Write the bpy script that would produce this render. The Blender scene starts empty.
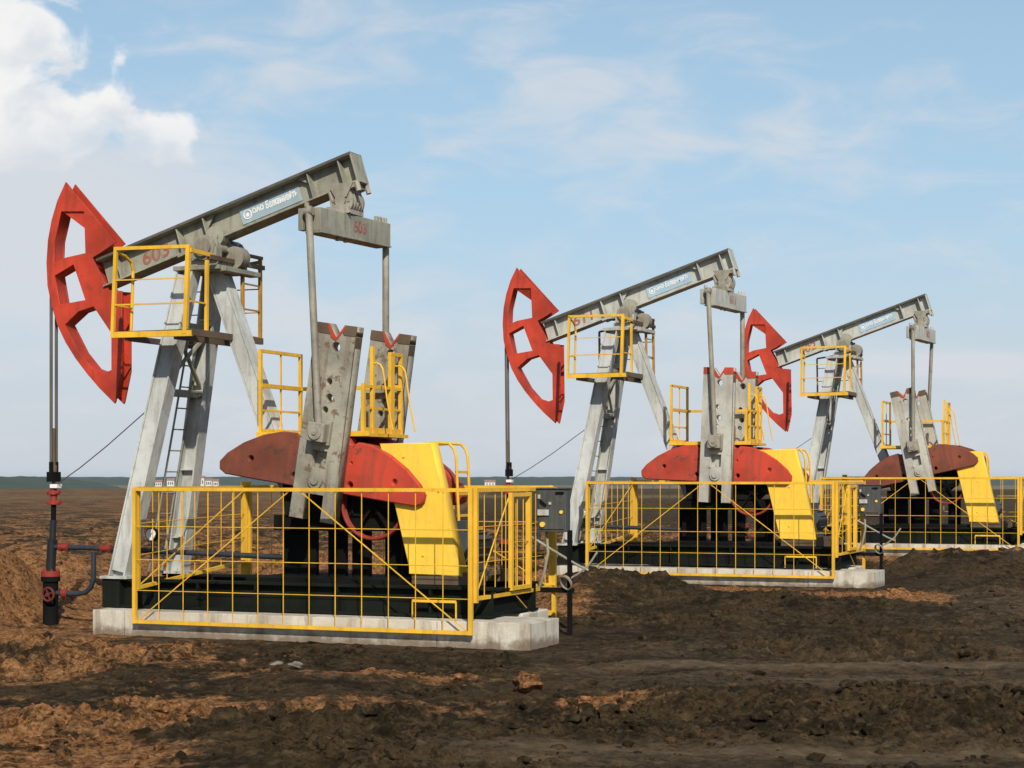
import bpy, bmesh, math, random
import numpy as np
from mathutils import Vector, Matrix

random.seed(7)
R = math.radians
scene = bpy.context.scene
col = scene.collection
YAW = R(22.1)                         # the pumps' long axis turned against the view
CA, SA = math.cos(YAW), math.sin(YAW)
EYE = 1.85

# ------------------------------------------------------------------ helpers
def tag(o, label=None, cat=None, group=None, kind=None):
    if label: o["label"] = label
    if cat: o["category"] = cat
    if group: o["group"] = group
    if kind: o["kind"] = kind
    return o

def empty(name, loc=(0, 0, 0), rz=0.0):
    o = bpy.data.objects.new(name, None)
    o.empty_display_size = 0.2
    o.location = loc
    o.rotation_euler = (0, 0, rz)
    col.objects.link(o)
    return o

def copy_tree(o, parent=None):
    c = o.copy()
    col.objects.link(c)
    if parent is not None:
        c.parent = parent
    for ch in list(o.children):
        copy_tree(ch, c)
    return c

class MB:
    """collects shapes and links them as one mesh object"""
    def __init__(self):
        self.bm = bmesh.new()

    def box(self, a, b, rot=None):
        a, b = Vector(a), Vector(b)
        c = (a + b) / 2
        d = b - a
        m = Matrix.Translation(c)
        if rot is not None:
            m = m @ rot
        m = m @ Matrix.Diagonal((abs(d.x), abs(d.y), abs(d.z), 1))
        bmesh.ops.create_cube(self.bm, size=1.0, matrix=m)
        return self

    def frame(self, p0, p1, up=(0, 0, 1)):
        p0, p1 = Vector(p0), Vector(p1)
        ax = (p1 - p0).normalized()
        up = Vector(up)
        if abs(ax.dot(up)) > 0.98:
            up = Vector((1, 0, 0))
        s = up.cross(ax).normalized()
        t = ax.cross(s).normalized()
        m = Matrix((ax, s, t)).transposed().to_4x4()
        m.translation = (p0 + p1) / 2
        return m, (p1 - p0).length

    def bar(self, p0, p1, w, h=None, up=(0, 0, 1)):
        h = h or w
        m, L = self.frame(p0, p1, up)
        bmesh.ops.create_cube(self.bm, size=1.0, matrix=m @ Matrix.Diagonal((L, w, h, 1)))
        return self

    def ibeam(self, p0, p1, h, w, tf, tw, up=(0, 0, 1)):
        m, L = self.frame(p0, p1, up)
        for off, ww, hh in ((h / 2 - tf / 2, w, tf), (-h / 2 + tf / 2, w, tf), (0, tw, h - 2 * tf)):
            bmesh.ops.create_cube(self.bm, size=1.0,
                                  matrix=m @ Matrix.Translation((0, 0, off)) @ Matrix.Diagonal((L, ww, hh, 1)))
        return self

    def cyl(self, p0, p1, r, seg=16, r2=None):
        p0, p1 = Vector(p0), Vector(p1)
        ax = p1 - p0
        q = ax.to_track_quat('Z', 'Y').to_matrix().to_4x4()
        q.translation = (p0 + p1) / 2
        bmesh.ops.create_cone(self.bm, cap_ends=True, segments=seg, radius1=r,
                              radius2=r if r2 is None else r2, depth=ax.length, matrix=q)
        return self

    def tube(self, pts, r, seg=8, closed=False):
        pts = [Vector(p) for p in pts]
        n = len(pts)
        rings = []
        prev = None
        for i, p in enumerate(pts):
            if closed:
                d = (pts[(i + 1) % n] - pts[i - 1]).normalized()
            elif i == 0:
                d = (pts[1] - p).normalized()
            elif i == n - 1:
                d = (p - pts[-2]).normalized()
            else:
                d = ((pts[i + 1] - p).normalized() + (p - pts[i - 1]).normalized()).normalized()
            if prev is None:
                a = Vector((0, 0, 1)) if abs(d.z) < 0.9 else Vector((1, 0, 0))
                s = d.cross(a).normalized()
            else:
                s = (prev - d * prev.dot(d)).normalized()
            prev = s
            t = d.cross(s)
            rings.append([self.bm.verts.new(p + (s * math.cos(2 * math.pi * k / seg) + t * math.sin(2 * math.pi * k / seg)) * r)
                          for k in range(seg)])
        m = n if closed else n - 1
        for i in range(m):
            A, B = rings[i], rings[(i + 1) % n]
            for k in range(seg):
                self.bm.faces.new((A[k], A[(k + 1) % seg], B[(k + 1) % seg], B[k]))
        if not closed:
            self.bm.faces.new(list(reversed(rings[0])))
            self.bm.faces.new(rings[-1])
        return self

    def ring(self, c, axis, R0, r, seg=36):
        c = Vector(c)
        q = Vector(axis).to_track_quat('Z', 'Y').to_matrix()
        pts = [c + q @ Vector((R0 * math.cos(2 * math.pi * k / seg), R0 * math.sin(2 * math.pi * k / seg), 0)) for k in range(seg)]
        return self.tube(pts, r, 8, True)

    def plate(self, outlines, v0, v1, offset=0.0, bevel=0.0):
        """flat plate with holes: outlines are (u, z) loops, thickness from v0 to v1"""
        cu = bpy.data.curves.new("tmp", 'CURVE')
        cu.dimensions = '2D'
        cu.fill_mode = 'BOTH'
        cu.extrude = abs(v1 - v0) / 2 - bevel
        cu.offset = offset
        cu.bevel_depth = bevel
        cu.bevel_resolution = 0
        for ol in outlines:
            s = cu.splines.new('POLY')
            s.points.add(len(ol) - 1)
            for p, (x, y) in zip(s.points, ol):
                p.co = (x, y, 0, 1)
            s.use_cyclic_u = True
        o = bpy.data.objects.new("tmp", cu)
        col.objects.link(o)
        dg = bpy.context.evaluated_depsgraph_get()
        me = bpy.data.meshes.new_from_object(o.evaluated_get(dg))
        m = Matrix.Translation((0, (v0 + v1) / 2, 0)) @ Matrix.Rotation(R(90), 4, 'X')
        me.transform(m)
        self.bm.from_mesh(me)
        bpy.data.objects.remove(o)
        bpy.data.curves.remove(cu)
        bpy.data.meshes.remove(me)
        return self

    def mesh(self, name, mat, smooth=False):
        me = bpy.data.meshes.new(name)
        bmesh.ops.recalc_face_normals(self.bm, faces=self.bm.faces)
        self.bm.to_mesh(me)
        self.bm.free()
        me.materials.append(mat)
        if smooth:
            for p in me.polygons:
                p.use_smooth = True
            try:
                me.set_sharp_from_angle(angle=R(40))
            except Exception:
                pass
        return me

    def build(self, name, mat, parent=None, smooth=False, bevel=0.0, loc=(0, 0, 0), rot=(0, 0, 0), label=None):
        o = bpy.data.objects.new(name, self.mesh(name, mat, smooth))
        col.objects.link(o)
        o.location = loc
        o.rotation_euler = rot
        if parent is not None:
            o.parent = parent
        if label: o["label"] = label
        if bevel:
            b = o.modifiers.new("bevel", 'BEVEL')
            b.width = bevel
            b.segments = 2
            b.limit_method = 'ANGLE'
            b.angle_limit = R(40)
        return o

def circle(c, r, n=20):
    return [(c[0] + r * math.cos(2 * math.pi * k / n), c[1] + r * math.sin(2 * math.pi * k / n)) for k in range(n)]

def text_mesh(name, body, size, mat, matrix, parent, extrude=0.002, shear=0.0, wid=None):
    cu = bpy.data.curves.new("tmp", 'FONT')
    cu.body = body
    cu.size = size
    cu.extrude = extrude
    cu.shear = shear
    cu.align_x = 'CENTER'
    cu.align_y = 'CENTER'
    cu.offset = 0.004
    o = bpy.data.objects.new("tmp", cu)
    col.objects.link(o)
    dg = bpy.context.evaluated_depsgraph_get()
    me = bpy.data.meshes.new_from_object(o.evaluated_get(dg))
    if wid:
        xs = [v.co.x for v in me.vertices]
        k = wid / (max(xs) - min(xs))
        me.transform(Matrix.Diagonal((k, 1, 1, 1)))
    me.transform(matrix)
    bpy.data.objects.remove(o)
    bpy.data.curves.remove(cu)
    me.materials.clear()
    me.materials.append(mat)
    me.name = name
    ob = bpy.data.objects.new(name, me)
    col.objects.link(ob)
    ob.parent = parent
    return ob

# ------------------------------------------------------------------ materials
class NT:
    def __init__(self, m):
        self.t = m.node_tree
        self.n = self.t.nodes
        self.l = self.t.links
    def new(self, typ, **kw):
        nd = self.n.new(typ)
        for k, v in kw.items():
            setattr(nd, k, v)
        return nd
    def put(self, nd, i, val):
        if isinstance(val, bpy.types.NodeSocket):
            self.l.new(val, nd.inputs[i])
        elif val is not None:
            nd.inputs[i].default_value = val
    def math(self, op, a, b=None, c=None, clamp=False):
        nd = self.new('ShaderNodeMath', operation=op)
        nd.use_clamp = clamp
        for i, v in enumerate((a, b, c)):
            self.put(nd, i, v)
        return nd.outputs[0]
    def noise(self, vec, scale, detail=6, rough=0.55, dist=0.0):
        nd = self.new('ShaderNodeTexNoise')
        self.put(nd, 'Vector', vec)
        nd.inputs['Scale'].default_value = scale
        nd.inputs['Detail'].default_value = detail
        nd.inputs['Roughness'].default_value = rough
        nd.inputs['Distortion'].default_value = dist
        return nd.outputs['Fac']
    def ramp(self, fac, lo, hi):
        nd = self.new('ShaderNodeMapRange', interpolation_type='SMOOTHSTEP')
        self.put(nd, 0, fac)
        nd.inputs[1].default_value = lo
        nd.inputs[2].default_value = hi
        return nd.outputs[0]
    def mix(self, fac, a, b, blend='MIX'):
        nd = self.new('ShaderNodeMix', data_type='RGBA', blend_type=blend)
        self.put(nd, 0, fac)
        for i, v in ((6, a), (7, b)):
            if isinstance(v, tuple) and len(v) == 3:
                v = (*v, 1)
            self.put(nd, i, v)
        return nd.outputs[2]
    def mapping(self, vec, scale=(1, 1, 1), loc=(0, 0, 0)):
        nd = self.new('ShaderNodeMapping')
        self.put(nd, 0, vec)
        nd.inputs['Scale'].default_value = scale
        nd.inputs['Location'].default_value = loc
        return nd.outputs[0]

def base_mat(name):
    m = bpy.data.materials.new(name)
    m.use_nodes = True
    nt = NT(m)
    bs = nt.n.get('Principled BSDF')
    return m, nt, bs

def paint(name, c, var=0.25, rust=0.2, rust_col=(0.14, 0.055, 0.025), rough=0.5, dirt=0.35, dirt_col=(0.10, 0.085, 0.06),
          bump=0.15, fade=None, spec=0.35):
    """weathered paint: tone drift, vertical streaks, dirt, chips down to rust"""
    m, nt, bs = base_mat(name)
    vec = nt.new('ShaderNodeTexCoord').outputs['Object']
    big = nt.noise(vec, 1.7, 5)
    dark = tuple(x * (1 - var) for x in c)
    lite = tuple(min(1, x * (1 + var * 0.6)) for x in (fade or c))
    k = nt.mix(nt.ramp(big, 0.3, 0.7), dark, lite)
    st = nt.noise(nt.mapping(vec, (9, 9, 0.9)), 1.3, 5, 0.6)
    k = nt.mix(nt.math('MULTIPLY', nt.ramp(st, 0.46, 0.68), dirt), k, dirt_col)
    gr = nt.noise(vec, 11, 8, 0.7)
    k = nt.mix(nt.math('MULTIPLY', nt.ramp(gr, 0.50, 0.68), dirt * 0.7), k, dirt_col)
    rn = nt.noise(vec, 5.5, 9, 0.72, 0.4)
    lo = 0.74 - 0.30 * rust
    rm = nt.ramp(rn, lo, lo + 0.05)
    k = nt.mix(nt.math('MULTIPLY', rm, 0.85 if rust > 0 else 0.0), k, rust_col)
    nt.l.new(k, bs.inputs['Base Color'])
    nt.put(bs, 'Roughness', nt.math('ADD', nt.math('MULTIPLY', gr, 0.35), rough - 0.1))
    bs.inputs['Specular IOR Level'].default_value = spec
    b = nt.new('ShaderNodeBump')
    b.inputs['Strength'].default_value = bump
    b.inputs['Distance'].default_value = 0.02
    nt.l.new(nt.math('ADD', gr, nt.math('MULTIPLY', rm, -0.4)), b.inputs['Height'])
    nt.l.new(b.outputs[0], bs.inputs['Normal'])
    return m

M = {}
M['grey'] = paint('grey_paint', (0.285, 0.285, 0.225), 0.25, 0.30, rust_col=(0.13, 0.08, 0.045), dirt=0.5, dirt_col=(0.13, 0.115, 0.08))
M['grey_pale'] = paint('silver_grey_paint', (0.43, 0.44, 0.40), 0.2, 0.28, rust_col=(0.2, 0.13, 0.07), dirt=0.4, dirt_col=(0.2, 0.18, 0.14))
M['leg'] = paint('pale_leg_paint', (0.47, 0.49, 0.47), 0.20, 0.25, dirt=0.45, dirt_col=(0.18, 0.165, 0.12))
M['crank'] = paint('crank_paint', (0.30, 0.29, 0.23), 0.32, 0.62, rust_col=(0.15, 0.09, 0.05), dirt=0.6, dirt_col=(0.17, 0.13, 0.09), bump=0.5)
M['crank_pale'] = paint('pale_crank_paint', (0.43, 0.43, 0.38), 0.22, 0.45, rust_col=(0.20, 0.13, 0.08), dirt=0.4, dirt_col=(0.24, 0.2, 0.15), bump=0.4)
M['red'] = paint('red_paint', (0.46, 0.045, 0.019), 0.34, 0.30, rust_col=(0.20, 0.035, 0.018), dirt=0.55, dirt_col=(0.21, 0.035, 0.020), rough=0.45)
M['cwred'] = paint('counterweight_red', (0.45, 0.048, 0.025), 0.32, 0.55, rust_col=(0.15, 0.05, 0.03), dirt=0.55, dirt_col=(0.22, 0.06, 0.035))
M['primer'] = paint('brown_primer', (0.19, 0.052, 0.028), 0.35, 0.55, rust_col=(0.085, 0.04, 0.025), dirt=0.6, dirt_col=(0.11, 0.045, 0.03))
M['wellred'] = paint('worn_valve_red', (0.29, 0.034, 0.020), 0.3, 0.4, rust_col=(0.12, 0.03, 0.02), dirt=0.5, dirt_col=(0.14, 0.04, 0.025))
M['valve'] = paint('dark_valve_red', (0.12, 0.022, 0.016), 0.3, 0.4, rust_col=(0.06, 0.02, 0.015), dirt=0.5, dirt_col=(0.07, 0.03, 0.02))
M['rust'] = paint('rusty_steel', (0.11, 0.075, 0.045), 0.4, 0.5, rust_col=(0.17, 0.07, 0.03), dirt=0.4)
M['yellow'] = paint('yellow_paint', (0.74, 0.43, 0.030), 0.16, 0.22, rust_col=(0.24, 0.12, 0.035), dirt=0.34, dirt_col=(0.34, 0.20, 0.045), rough=0.5)
M['guard'] = paint('yellow_sheet', (0.88, 0.57, 0.055), 0.09, 0.16, rust_col=(0.42, 0.24, 0.07), dirt=0.30, dirt_col=(0.50, 0.33, 0.09), rough=0.5)
M['ochre'] = paint('worn_ochre', (0.42, 0.22, 0.03), 0.3, 0.5, rust_col=(0.16, 0.08, 0.03), dirt=0.5)
M['base'] = paint('dark_green_base', (0.007, 0.010, 0.0075), 0.4, 0.2, rust_col=(0.022, 0.013, 0.007), dirt=0.25, dirt_col=(0.022, 0.017, 0.010), rough=0.8, spec=0.12)
M['black'] = paint('black_steel', (0.006, 0.006, 0.006), 0.4, 0.12, rust_col=(0.03, 0.014, 0.008), dirt=0.2, dirt_col=(0.016, 0.012, 0.008), rough=0.8, spec=0.12)
M['pipe'] = paint('blue_grey_pipe', (0.024, 0.032, 0.045), 0.3, 0.3, dirt=0.4, dirt_col=(0.06, 0.05, 0.04))
M['steel'] = paint('bare_steel', (0.30, 0.28, 0.225), 0.3, 0.42, rust_col=(0.14, 0.09, 0.055), dirt=0.55, dirt_col=(0.13, 0.11, 0.08), bump=0.4, rough=0.42)
M['cable'] = paint('dark_cable', (0.10, 0.095, 0.085), 0.2, 0.1)
M['cabinet'] = paint('dark_grey_cabinet', (0.055, 0.062, 0.060), 0.2, 0.1, dirt=0.35, dirt_col=(0.13, 0.12, 0.10))
M['tubing'] = paint('dark_tubing', (0.012, 0.015, 0.020), 0.3, 0.3, rust_col=(0.05, 0.03, 0.018), dirt=0.4, dirt_col=(0.04, 0.03, 0.02))
M['motor'] = paint('motor_blue_grey', (0.05, 0.06, 0.075), 0.3, 0.3)
M['white'] = paint('white_dial', (0.78, 0.78, 0.75), 0.05, 0.0, dirt=0.1)
M['mark'] = paint('faded_red_lettering', (0.33, 0.10, 0.075), 0.3, 0.75, rust_col=(0.27, 0.235, 0.19), dirt=0.6, dirt_col=(0.25, 0.19, 0.15))
M['sticker'] = paint('faded_blue_sticker', (0.30, 0.40, 0.45), 0.2, 0.5, rust_col=(0.27, 0.28, 0.25), dirt=0.6, dirt_col=(0.28, 0.34, 0.36))
M['letters'] = paint('white_lettering', (0.72, 0.75, 0.76), 0.05, 0.4, rust_col=(0.36, 0.42, 0.46), dirt=0.4, dirt_col=(0.5, 0.55, 0.58))
M['flange'] = paint('dark_grey_flange', (0.10, 0.095, 0.075), 0.3, 0.4, rust_col=(0.06, 0.04, 0.025), dirt=0.5, dirt_col=(0.05, 0.045, 0.035))  # top flange strip, a darker grey than the beam
M['bluefade'] = paint('faded_blue_paint', (0.30, 0.46, 0.58), 0.2, 0.6, rust_col=(0.42, 0.44, 0.42), dirt=0.5, dirt_col=(0.38, 0.42, 0.42))
M['blueletters'] = paint('blue_lettering', (0.14, 0.36, 0.62), 0.1, 0.1, rust_col=(0.4, 0.5, 0.55), dirt=0.2, dirt_col=(0.4, 0.5, 0.55))

def concrete_mat():
    m, nt, bs = base_mat('weathered_concrete')
    vec = nt.new('ShaderNodeTexCoord').outputs['Object']
    k = nt.mix(nt.ramp(nt.noise(vec, 1.5, 6), 0.3, 0.7), (0.44, 0.40, 0.32), (0.60, 0.57, 0.48))
    st = nt.noise(nt.mapping(vec, (5, 5, 0.8)), 1.4, 6, 0.65)
    k = nt.mix(nt.math('MULTIPLY', nt.ramp(st, 0.46, 0.66), 0.75), k, (0.27, 0.23, 0.17))
    # mud splashed up from the soil at its foot
    z = nt.new('ShaderNodeSeparateXYZ')
    nt.l.new(vec, z.inputs[0])
    mud = nt.math('ADD', nt.ramp(z.outputs[2], 0.22, -0.06), nt.math('MULTIPLY', nt.math('SUBTRACT', nt.noise(vec, 4, 7, 0.7), 0.5), 1.8))
    k = nt.mix(nt.math('MULTIPLY', nt.ramp(mud, 0.40, 1.0), 0.8), k, (0.13, 0.085, 0.05))
    nt.l.new(k, bs.inputs['Base Color'])
    bs.inputs['Roughness'].default_value = 0.9
    b = nt.new('ShaderNodeBump')
    b.inputs['Strength'].default_value = 0.5
    b.inputs['Distance'].default_value = 0.02
    nt.l.new(nt.noise(vec, 22, 8, 0.7), b.inputs['Height'])
    nt.l.new(b.outputs[0], bs.inputs['Normal'])
    return m
M['concrete'] = concrete_mat()

def soil_mat(name, clod=False):
    m, nt, bs = base_mat(name)
    vec = nt.new('ShaderNodeTexCoord').outputs['Object']
    def att(n):
        a = nt.new('ShaderNodeAttribute', attribute_name=n)
        return a.outputs['Fac']
    clay, pale, far = att('clay'), att('pale'), att('dry')
    n1 = nt.noise(vec, 0.8, 9, 0.68)
    n2 = nt.noise(vec, 5.0, 8, 0.7)
    n3 = nt.noise(vec, 26.0, 6, 0.7)
    soil = nt.mix(nt.ramp(n1, 0.36, 0.66), (0.019, 0.0128, 0.0052), (0.088, 0.058, 0.026))
    soil = nt.mix(nt.ramp(n2, 0.42, 0.68), soil, (0.125, 0.086, 0.043))
    soil = nt.mix(nt.math('MULTIPLY', pale, 0.9), soil, nt.mix(nt.ramp(n2, 0.35, 0.7), (0.150, 0.108, 0.062), (0.275, 0.205, 0.125)))
    cl = nt.mix(nt.ramp(n2, 0.35, 0.68), (0.26, 0.108, 0.031), (0.54, 0.265, 0.105))
    cl = nt.mix(nt.math('MULTIPLY', nt.ramp(n3, 0.5, 0.66), 0.7), cl, (0.60, 0.36, 0.20))
    cm = nt.ramp(nt.math('ADD', clay, nt.math('MULTIPLY', nt.math('SUBTRACT', n2, 0.5), 1.9)), 0.22, 0.80)
    k = nt.mix(cm, soil, cl)
    grass = nt.mix(nt.ramp(n1, 0.4, 0.62), (0.125, 0.090, 0.040), (0.34, 0.27, 0.14))
    k = nt.mix(far, k, grass)
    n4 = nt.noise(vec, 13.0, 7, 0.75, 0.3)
    k = nt.mix(nt.math('MULTIPLY', nt.ramp(n4, 0.52, 0.66), 0.35), k, nt.mix(0.5, k, (0.26, 0.19, 0.11)))
    clod_shade = nt.math('SUBTRACT', 1.0, nt.math('MULTIPLY', pale, 0.8))  # strength of dark specks painted as shadows between clods, less on pale ground
    k = nt.mix(nt.math('MULTIPLY', nt.math('MULTIPLY', nt.ramp(n4, 0.50, 0.38), 0.72), clod_shade), k, (0.016, 0.0115, 0.0050))
    k = nt.mix(nt.math('MULTIPLY', nt.math('MULTIPLY', nt.ramp(n3, 0.48, 0.36), 0.62), clod_shade), k, (0.014, 0.0105, 0.0050))
    nt.l.new(k, bs.inputs['Base Color'])
    bs.inputs['Roughness'].default_value = 0.95
    bs.inputs['Specular IOR Level'].default_value = 0.15
    b1 = nt.new('ShaderNodeBump')
    b1.inputs['Strength'].default_value = 1.0
    b1.inputs['Distance'].default_value = 0.14
    nt.l.new(nt.noise(vec, 9.0, 10, 0.72), b1.inputs['Height'])
    b2 = nt.new('ShaderNodeBump')
    b2.inputs['Strength'].default_value = 1.0
    b2.inputs['Distance'].default_value = 0.04
    nt.l.new(nt.noise(vec, 38.0, 6, 0.7), b2.inputs['Height'])
    nt.l.new(b1.outputs[0], b2.inputs['Normal'])
    nt.l.new(b2.outputs[0], bs.inputs['Normal'])
    return m
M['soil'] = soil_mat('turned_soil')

def simple(name, c, rough=0.8, c2=None, scale=3.0):
    m, nt, bs = base_mat(name)
    vec = nt.new('ShaderNodeTexCoord').outputs['Object']
    k = nt.mix(nt.ramp(nt.noise(vec, scale, 7, 0.65), 0.35, 0.65), c, c2 or tuple(x * 0.6 for x in c))
    nt.l.new(k, bs.inputs['Base Color'])
    bs.inputs['Roughness'].default_value = rough
    return m
M['stone'] = simple('grey_rubble', (0.20, 0.185, 0.15), 0.95, (0.10, 0.085, 0.06), 9.0)
M['forest'] = simple('forest_canopy', (0.022, 0.038, 0.018), 0.95, (0.035, 0.050, 0.020), 0.02)
M['hill'] = simple('valley_meadow', (0.07, 0.08, 0.035), 0.95, (0.11, 0.09, 0.05), 0.004)
M['wallwhite'] = simple('house_wall', (0.72, 0.70, 0.66), 0.8)
M['roofred'] = simple('house_roof', (0.30, 0.17, 0.13), 0.8)
M['dark'] = simple('window_dark', (0.05, 0.05, 0.06), 0.4)

# ------------------------------------------------------------------ terrain
def hash2(ix, iy, seed):
    h = (ix.astype(np.int64) * 374761393 + iy.astype(np.int64) * 668265263 + seed * 974711) & 0xFFFFFFFF
    h = ((h ^ (h >> 13)) * 1274126177) & 0xFFFFFFFF
    h = h ^ (h >> 16)
    return h

def perlin(x, y, seed=0):
    ix, iy = np.floor(x), np.floor(y)
    fx, fy = x - ix, y - iy
    u = fx * fx * fx * (fx * (fx * 6 - 15) + 10)
    v = fy * fy * fy * (fy * (fy * 6 - 15) + 10)
    out = 0
    for dx in (0, 1):
        for dy in (0, 1):
            ang = hash2(ix + dx, iy + dy, seed) / 4294967296.0 * 2 * np.pi
            g = np.cos(ang) * (fx - dx) + np.sin(ang) * (fy - dy)
            out = out + g * (u if dx else 1 - u) * (v if dy else 1 - v)
    return out * 1.5

def fbm(x, y, sc, octs=5, seed=0, gain=0.5, billow=False):
    a, s, tot = 1.0, 0.0, 0.0
    for i in range(octs):
        n = perlin(x / sc + 17.3 * i, y / sc - 9.1 * i, seed + i)
        if billow:
            n = np.abs(n) * 2 - 0.6
        s = s + n * a
        tot += a
        a *= gain
        sc *= 0.5
    return s / tot

def sstep(x, a, b):
    t = np.clip((x - a) / (b - a), 0, 1)
    return t * t * (3 - 2 * t)

PUMPS = [(-2.05, 22.10), (3.82, 32.485), (9.60, 42.03)]    # where each crank shaft stands

def pump_uv(x, y, i):
    dx, dy = x - PUMPS[i][0], y - PUMPS[i][1]
    return dx * CA - dy * SA, dx * SA + dy * CA

HEAPS = [  # x, y, rx, ry, height, clay
    (1.55, 27.2, 1.15, 1.5, 0.44, 0.0),
    (3.6, 25.4, 1.2, 0.9, 0.14, 0.0),
    (5.6, 25.0, 1.4, 0.8, 0.12, 0.0),
    (8.4, 26.5, 1.5, 1.0, 0.10, 0.0),
    (2.2, 23.2, 1.3, 0.7, 0.14, 0.0),
    (5.2, 22.6, 1.5, 0.6, 0.12, 0.0),
    (0.7, 25.0, 0.6, 1.2, 0.12, 0.0),
    (8.3, 35.0, 1.7, 2.2, 0.20, 0.0),
    (10.6, 35.6, 2.6, 2.4, 0.33, 0.0),
    (13.5, 35.5, 2.5, 2.6, 0.33, 0.0),
    (-6.80, 24.1, 0.50, 1.4, 0.80, 1.0),
    (-7.6, 26.5, 1.2, 2.0, 0.45, 1.0),
    (-5.6, 28.5, 1.5, 1.3, 0.22, 0.8),
    (-2.8, 29.5, 2.0, 1.2, 0.30, 0.9),
    (0.2, 30.2, 1.6, 1.0, 0.25, 0.7),
    (-8.5, 33.0, 2.0, 1.6, 0.4, 0.5),
    (-4.0, 36.0, 3.0, 1.5, 0.35, 0.6),
    (4.0, 40.0, 3.0, 1.6, 0.45, 0.4),
    (9.5, 48.5, 3.0, 1.5, 0.40, 0.3),
    (-1.9, 16.3, 0.55, 0.45, 0.07, 0.35),
    (-1.0, 16.8, 0.35, 0.3, 0.06, 0.3),
    (0.1, 15.0, 1.5, 0.5, 0.05, 0.1),
    (3.2, 14.0, 2.4, 0.8, 0.07, 0.0),
    (-3.7, 13.6, 0.7, 0.9, 0.08, 0.8),
]

def ground_fields(x, y):
    """height, clay share, pale (trodden) share and dry grass share at x, y"""
    warp = fbm(x, y, 2.5, 4, 50) * 0.9
    near = sstep(y, 120, 60)
    h = fbm(x, y, 9.0, 4, 1) * 0.10 * near + fbm(x, y, 2.6, 3, 91) * 0.16 * sstep(y, 90, 40) * sstep(y, 10, 12)
    clay_h = np.zeros_like(x)
    for hx, hy, rx, ry, hh, cc in HEAPS:
        d2 = ((x - hx + warp * 0.4 * rx) / rx) ** 2 + ((y - hy + warp * 0.3 * ry) / ry) ** 2
        g = np.exp(-d2 * 1.1)
        h = h + g * hh
        clay_h = clay_h + cc * np.exp(-d2 * 0.8)
    # how broken the ground is
    rough = 0.38 + 1.5 * sstep(fbm(x, y, 3.0, 4, 9), -0.02, 0.35)
    rough = rough + 1.1 * sstep(y, 24, 29) * sstep(y, 110, 60)                       # spoil behind the rigs
    band = sstep(x + 0.5 * warp, -0.6, 0.6) * np.exp(-((y - 14.0 - 0.25 * warp) / 1.1) ** 2)
    rough = rough + 1.2 * band
    lane = np.exp(-((y - 17.4 - 0.10 * x + 1.9 * warp) / 1.5) ** 2) * sstep(x + warp, -0.8, 2.2)
    lane2 = np.exp(-((y - 12.1 + warp * 0.3) / 0.7) ** 2) * sstep(x, -1.0, 0.3)
    lane3 = np.exp(-((y - 19.6 + 0.38 * x) / 0.55) ** 2) * sstep(x, 0.5, -0.5) * sstep(x, -6, -4)
    lane4 = sstep(x, 4.5, 7.5) * sstep(y, 17, 20) * sstep(y, 31, 27) * 0.6
    pale = np.clip(lane + lane2 + 0.55 * lane3 + lane4, 0, 1)
    rough = rough * (1 - 0.72 * pale)
    heapish = np.zeros_like(x)
    for hx, hy, rx, ry, hh, cc in HEAPS[:19]:
        heapish = np.maximum(heapish, np.exp(-(((x - hx) / rx) ** 2 + ((y - hy) / ry) ** 2)))
    rough = rough + 0.8 * heapish
    fade = sstep(y, 150, 45)
    lump = fbm(x, y, 0.9, 6, 20, 0.6, True)
    fine = fbm(x, y, 0.22, 4, 33, 0.6, True)
    grit = fbm(x, y, 0.11, 3, 71, 0.6, True)
    nearf = 0.35 + 0.65 * sstep(y, 32, 20)
    h = h + rough * fade * (0.080 * lump + 0.070 * fine * nearf) + (0.30 + 0.6 * rough) * fade * 0.036 * grit * nearf
    # the broken bank along the near edge of the lane
    bank = sstep(x + 0.4 * warp, 0.2, 1.8)
    h = h + 0.13 * bank * np.exp(-((y - 14.7 - 0.30 * warp - 0.02 * x) / 0.55) ** 2)
    # wheel ruts across the trodden lane
    rut = np.sin((y - 17.4 - 0.06 * x + 0.5 * warp) * 3.6 + 1.3 * fbm(x, y, 3, 3, 77))
    streak = fbm(x * 0.16, (y - 0.06 * x) * 1.0, 0.5, 4, 95)
    tread = np.sin(x * 26 + 3 * np.sin(y * 2)) * sstep(rut, 0.55, 0.95) * sstep(fbm(x, y, 2.0, 3, 97), -0.1, 0.2)
    h = h + (0.030 * rut + 0.035 * streak + 0.008 * tread) * np.clip(lane + lane4, 0, 1)
    pale = np.clip(pale * (0.66 + 1.3 * streak + 0.25 * rut + 0.5 * fbm(x, y, 1.3, 4, 99)), 0, 1)
    # clay
    cn = fbm(x, y, 1.6, 5, 60)
    zone = np.zeros_like(x)
    zone = np.maximum(zone, sstep(x, -1.6, -2.7) * sstep(y, 16.6, 14.5) * 0.52)
    zone = np.maximum(zone, sstep(x, -1.6, -3.6) * sstep(y, 15.5, 17.5) * 0.44)
    zone = np.maximum(zone, sstep(x, -4.0, -4.8) * sstep(y, 18.5, 20.5) * sstep(y, 58, 32) * 0.72)
    zone = np.maximum(zone, sstep(y, 22.5, 24.5) * sstep(y, 75, 27) * sstep(x, 2.2, 0.0) * 0.68)
    zone = np.maximum(zone, sstep(y, 34.0, 36.5) * sstep(y, 95, 50) * 0.50)
    zone = np.maximum(zone, np.exp(-((y - 29.2 - 0.42 * (3.4 - x)) / 1.5) ** 2) * sstep(x, 1.9, 2.9) * sstep(x, 7.2, 6.0) * 1.25)
    zone = np.maximum(zone, np.exp(-(((x + 6.7) / 0.8) ** 2 + ((y - 23.6) / 1.8) ** 2)) * 1.1)
    zone = np.maximum(zone, 0.42 * np.exp(-((y - 17.0) / 0.6) ** 2) * sstep(x, 1.2, -0.4))
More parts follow.
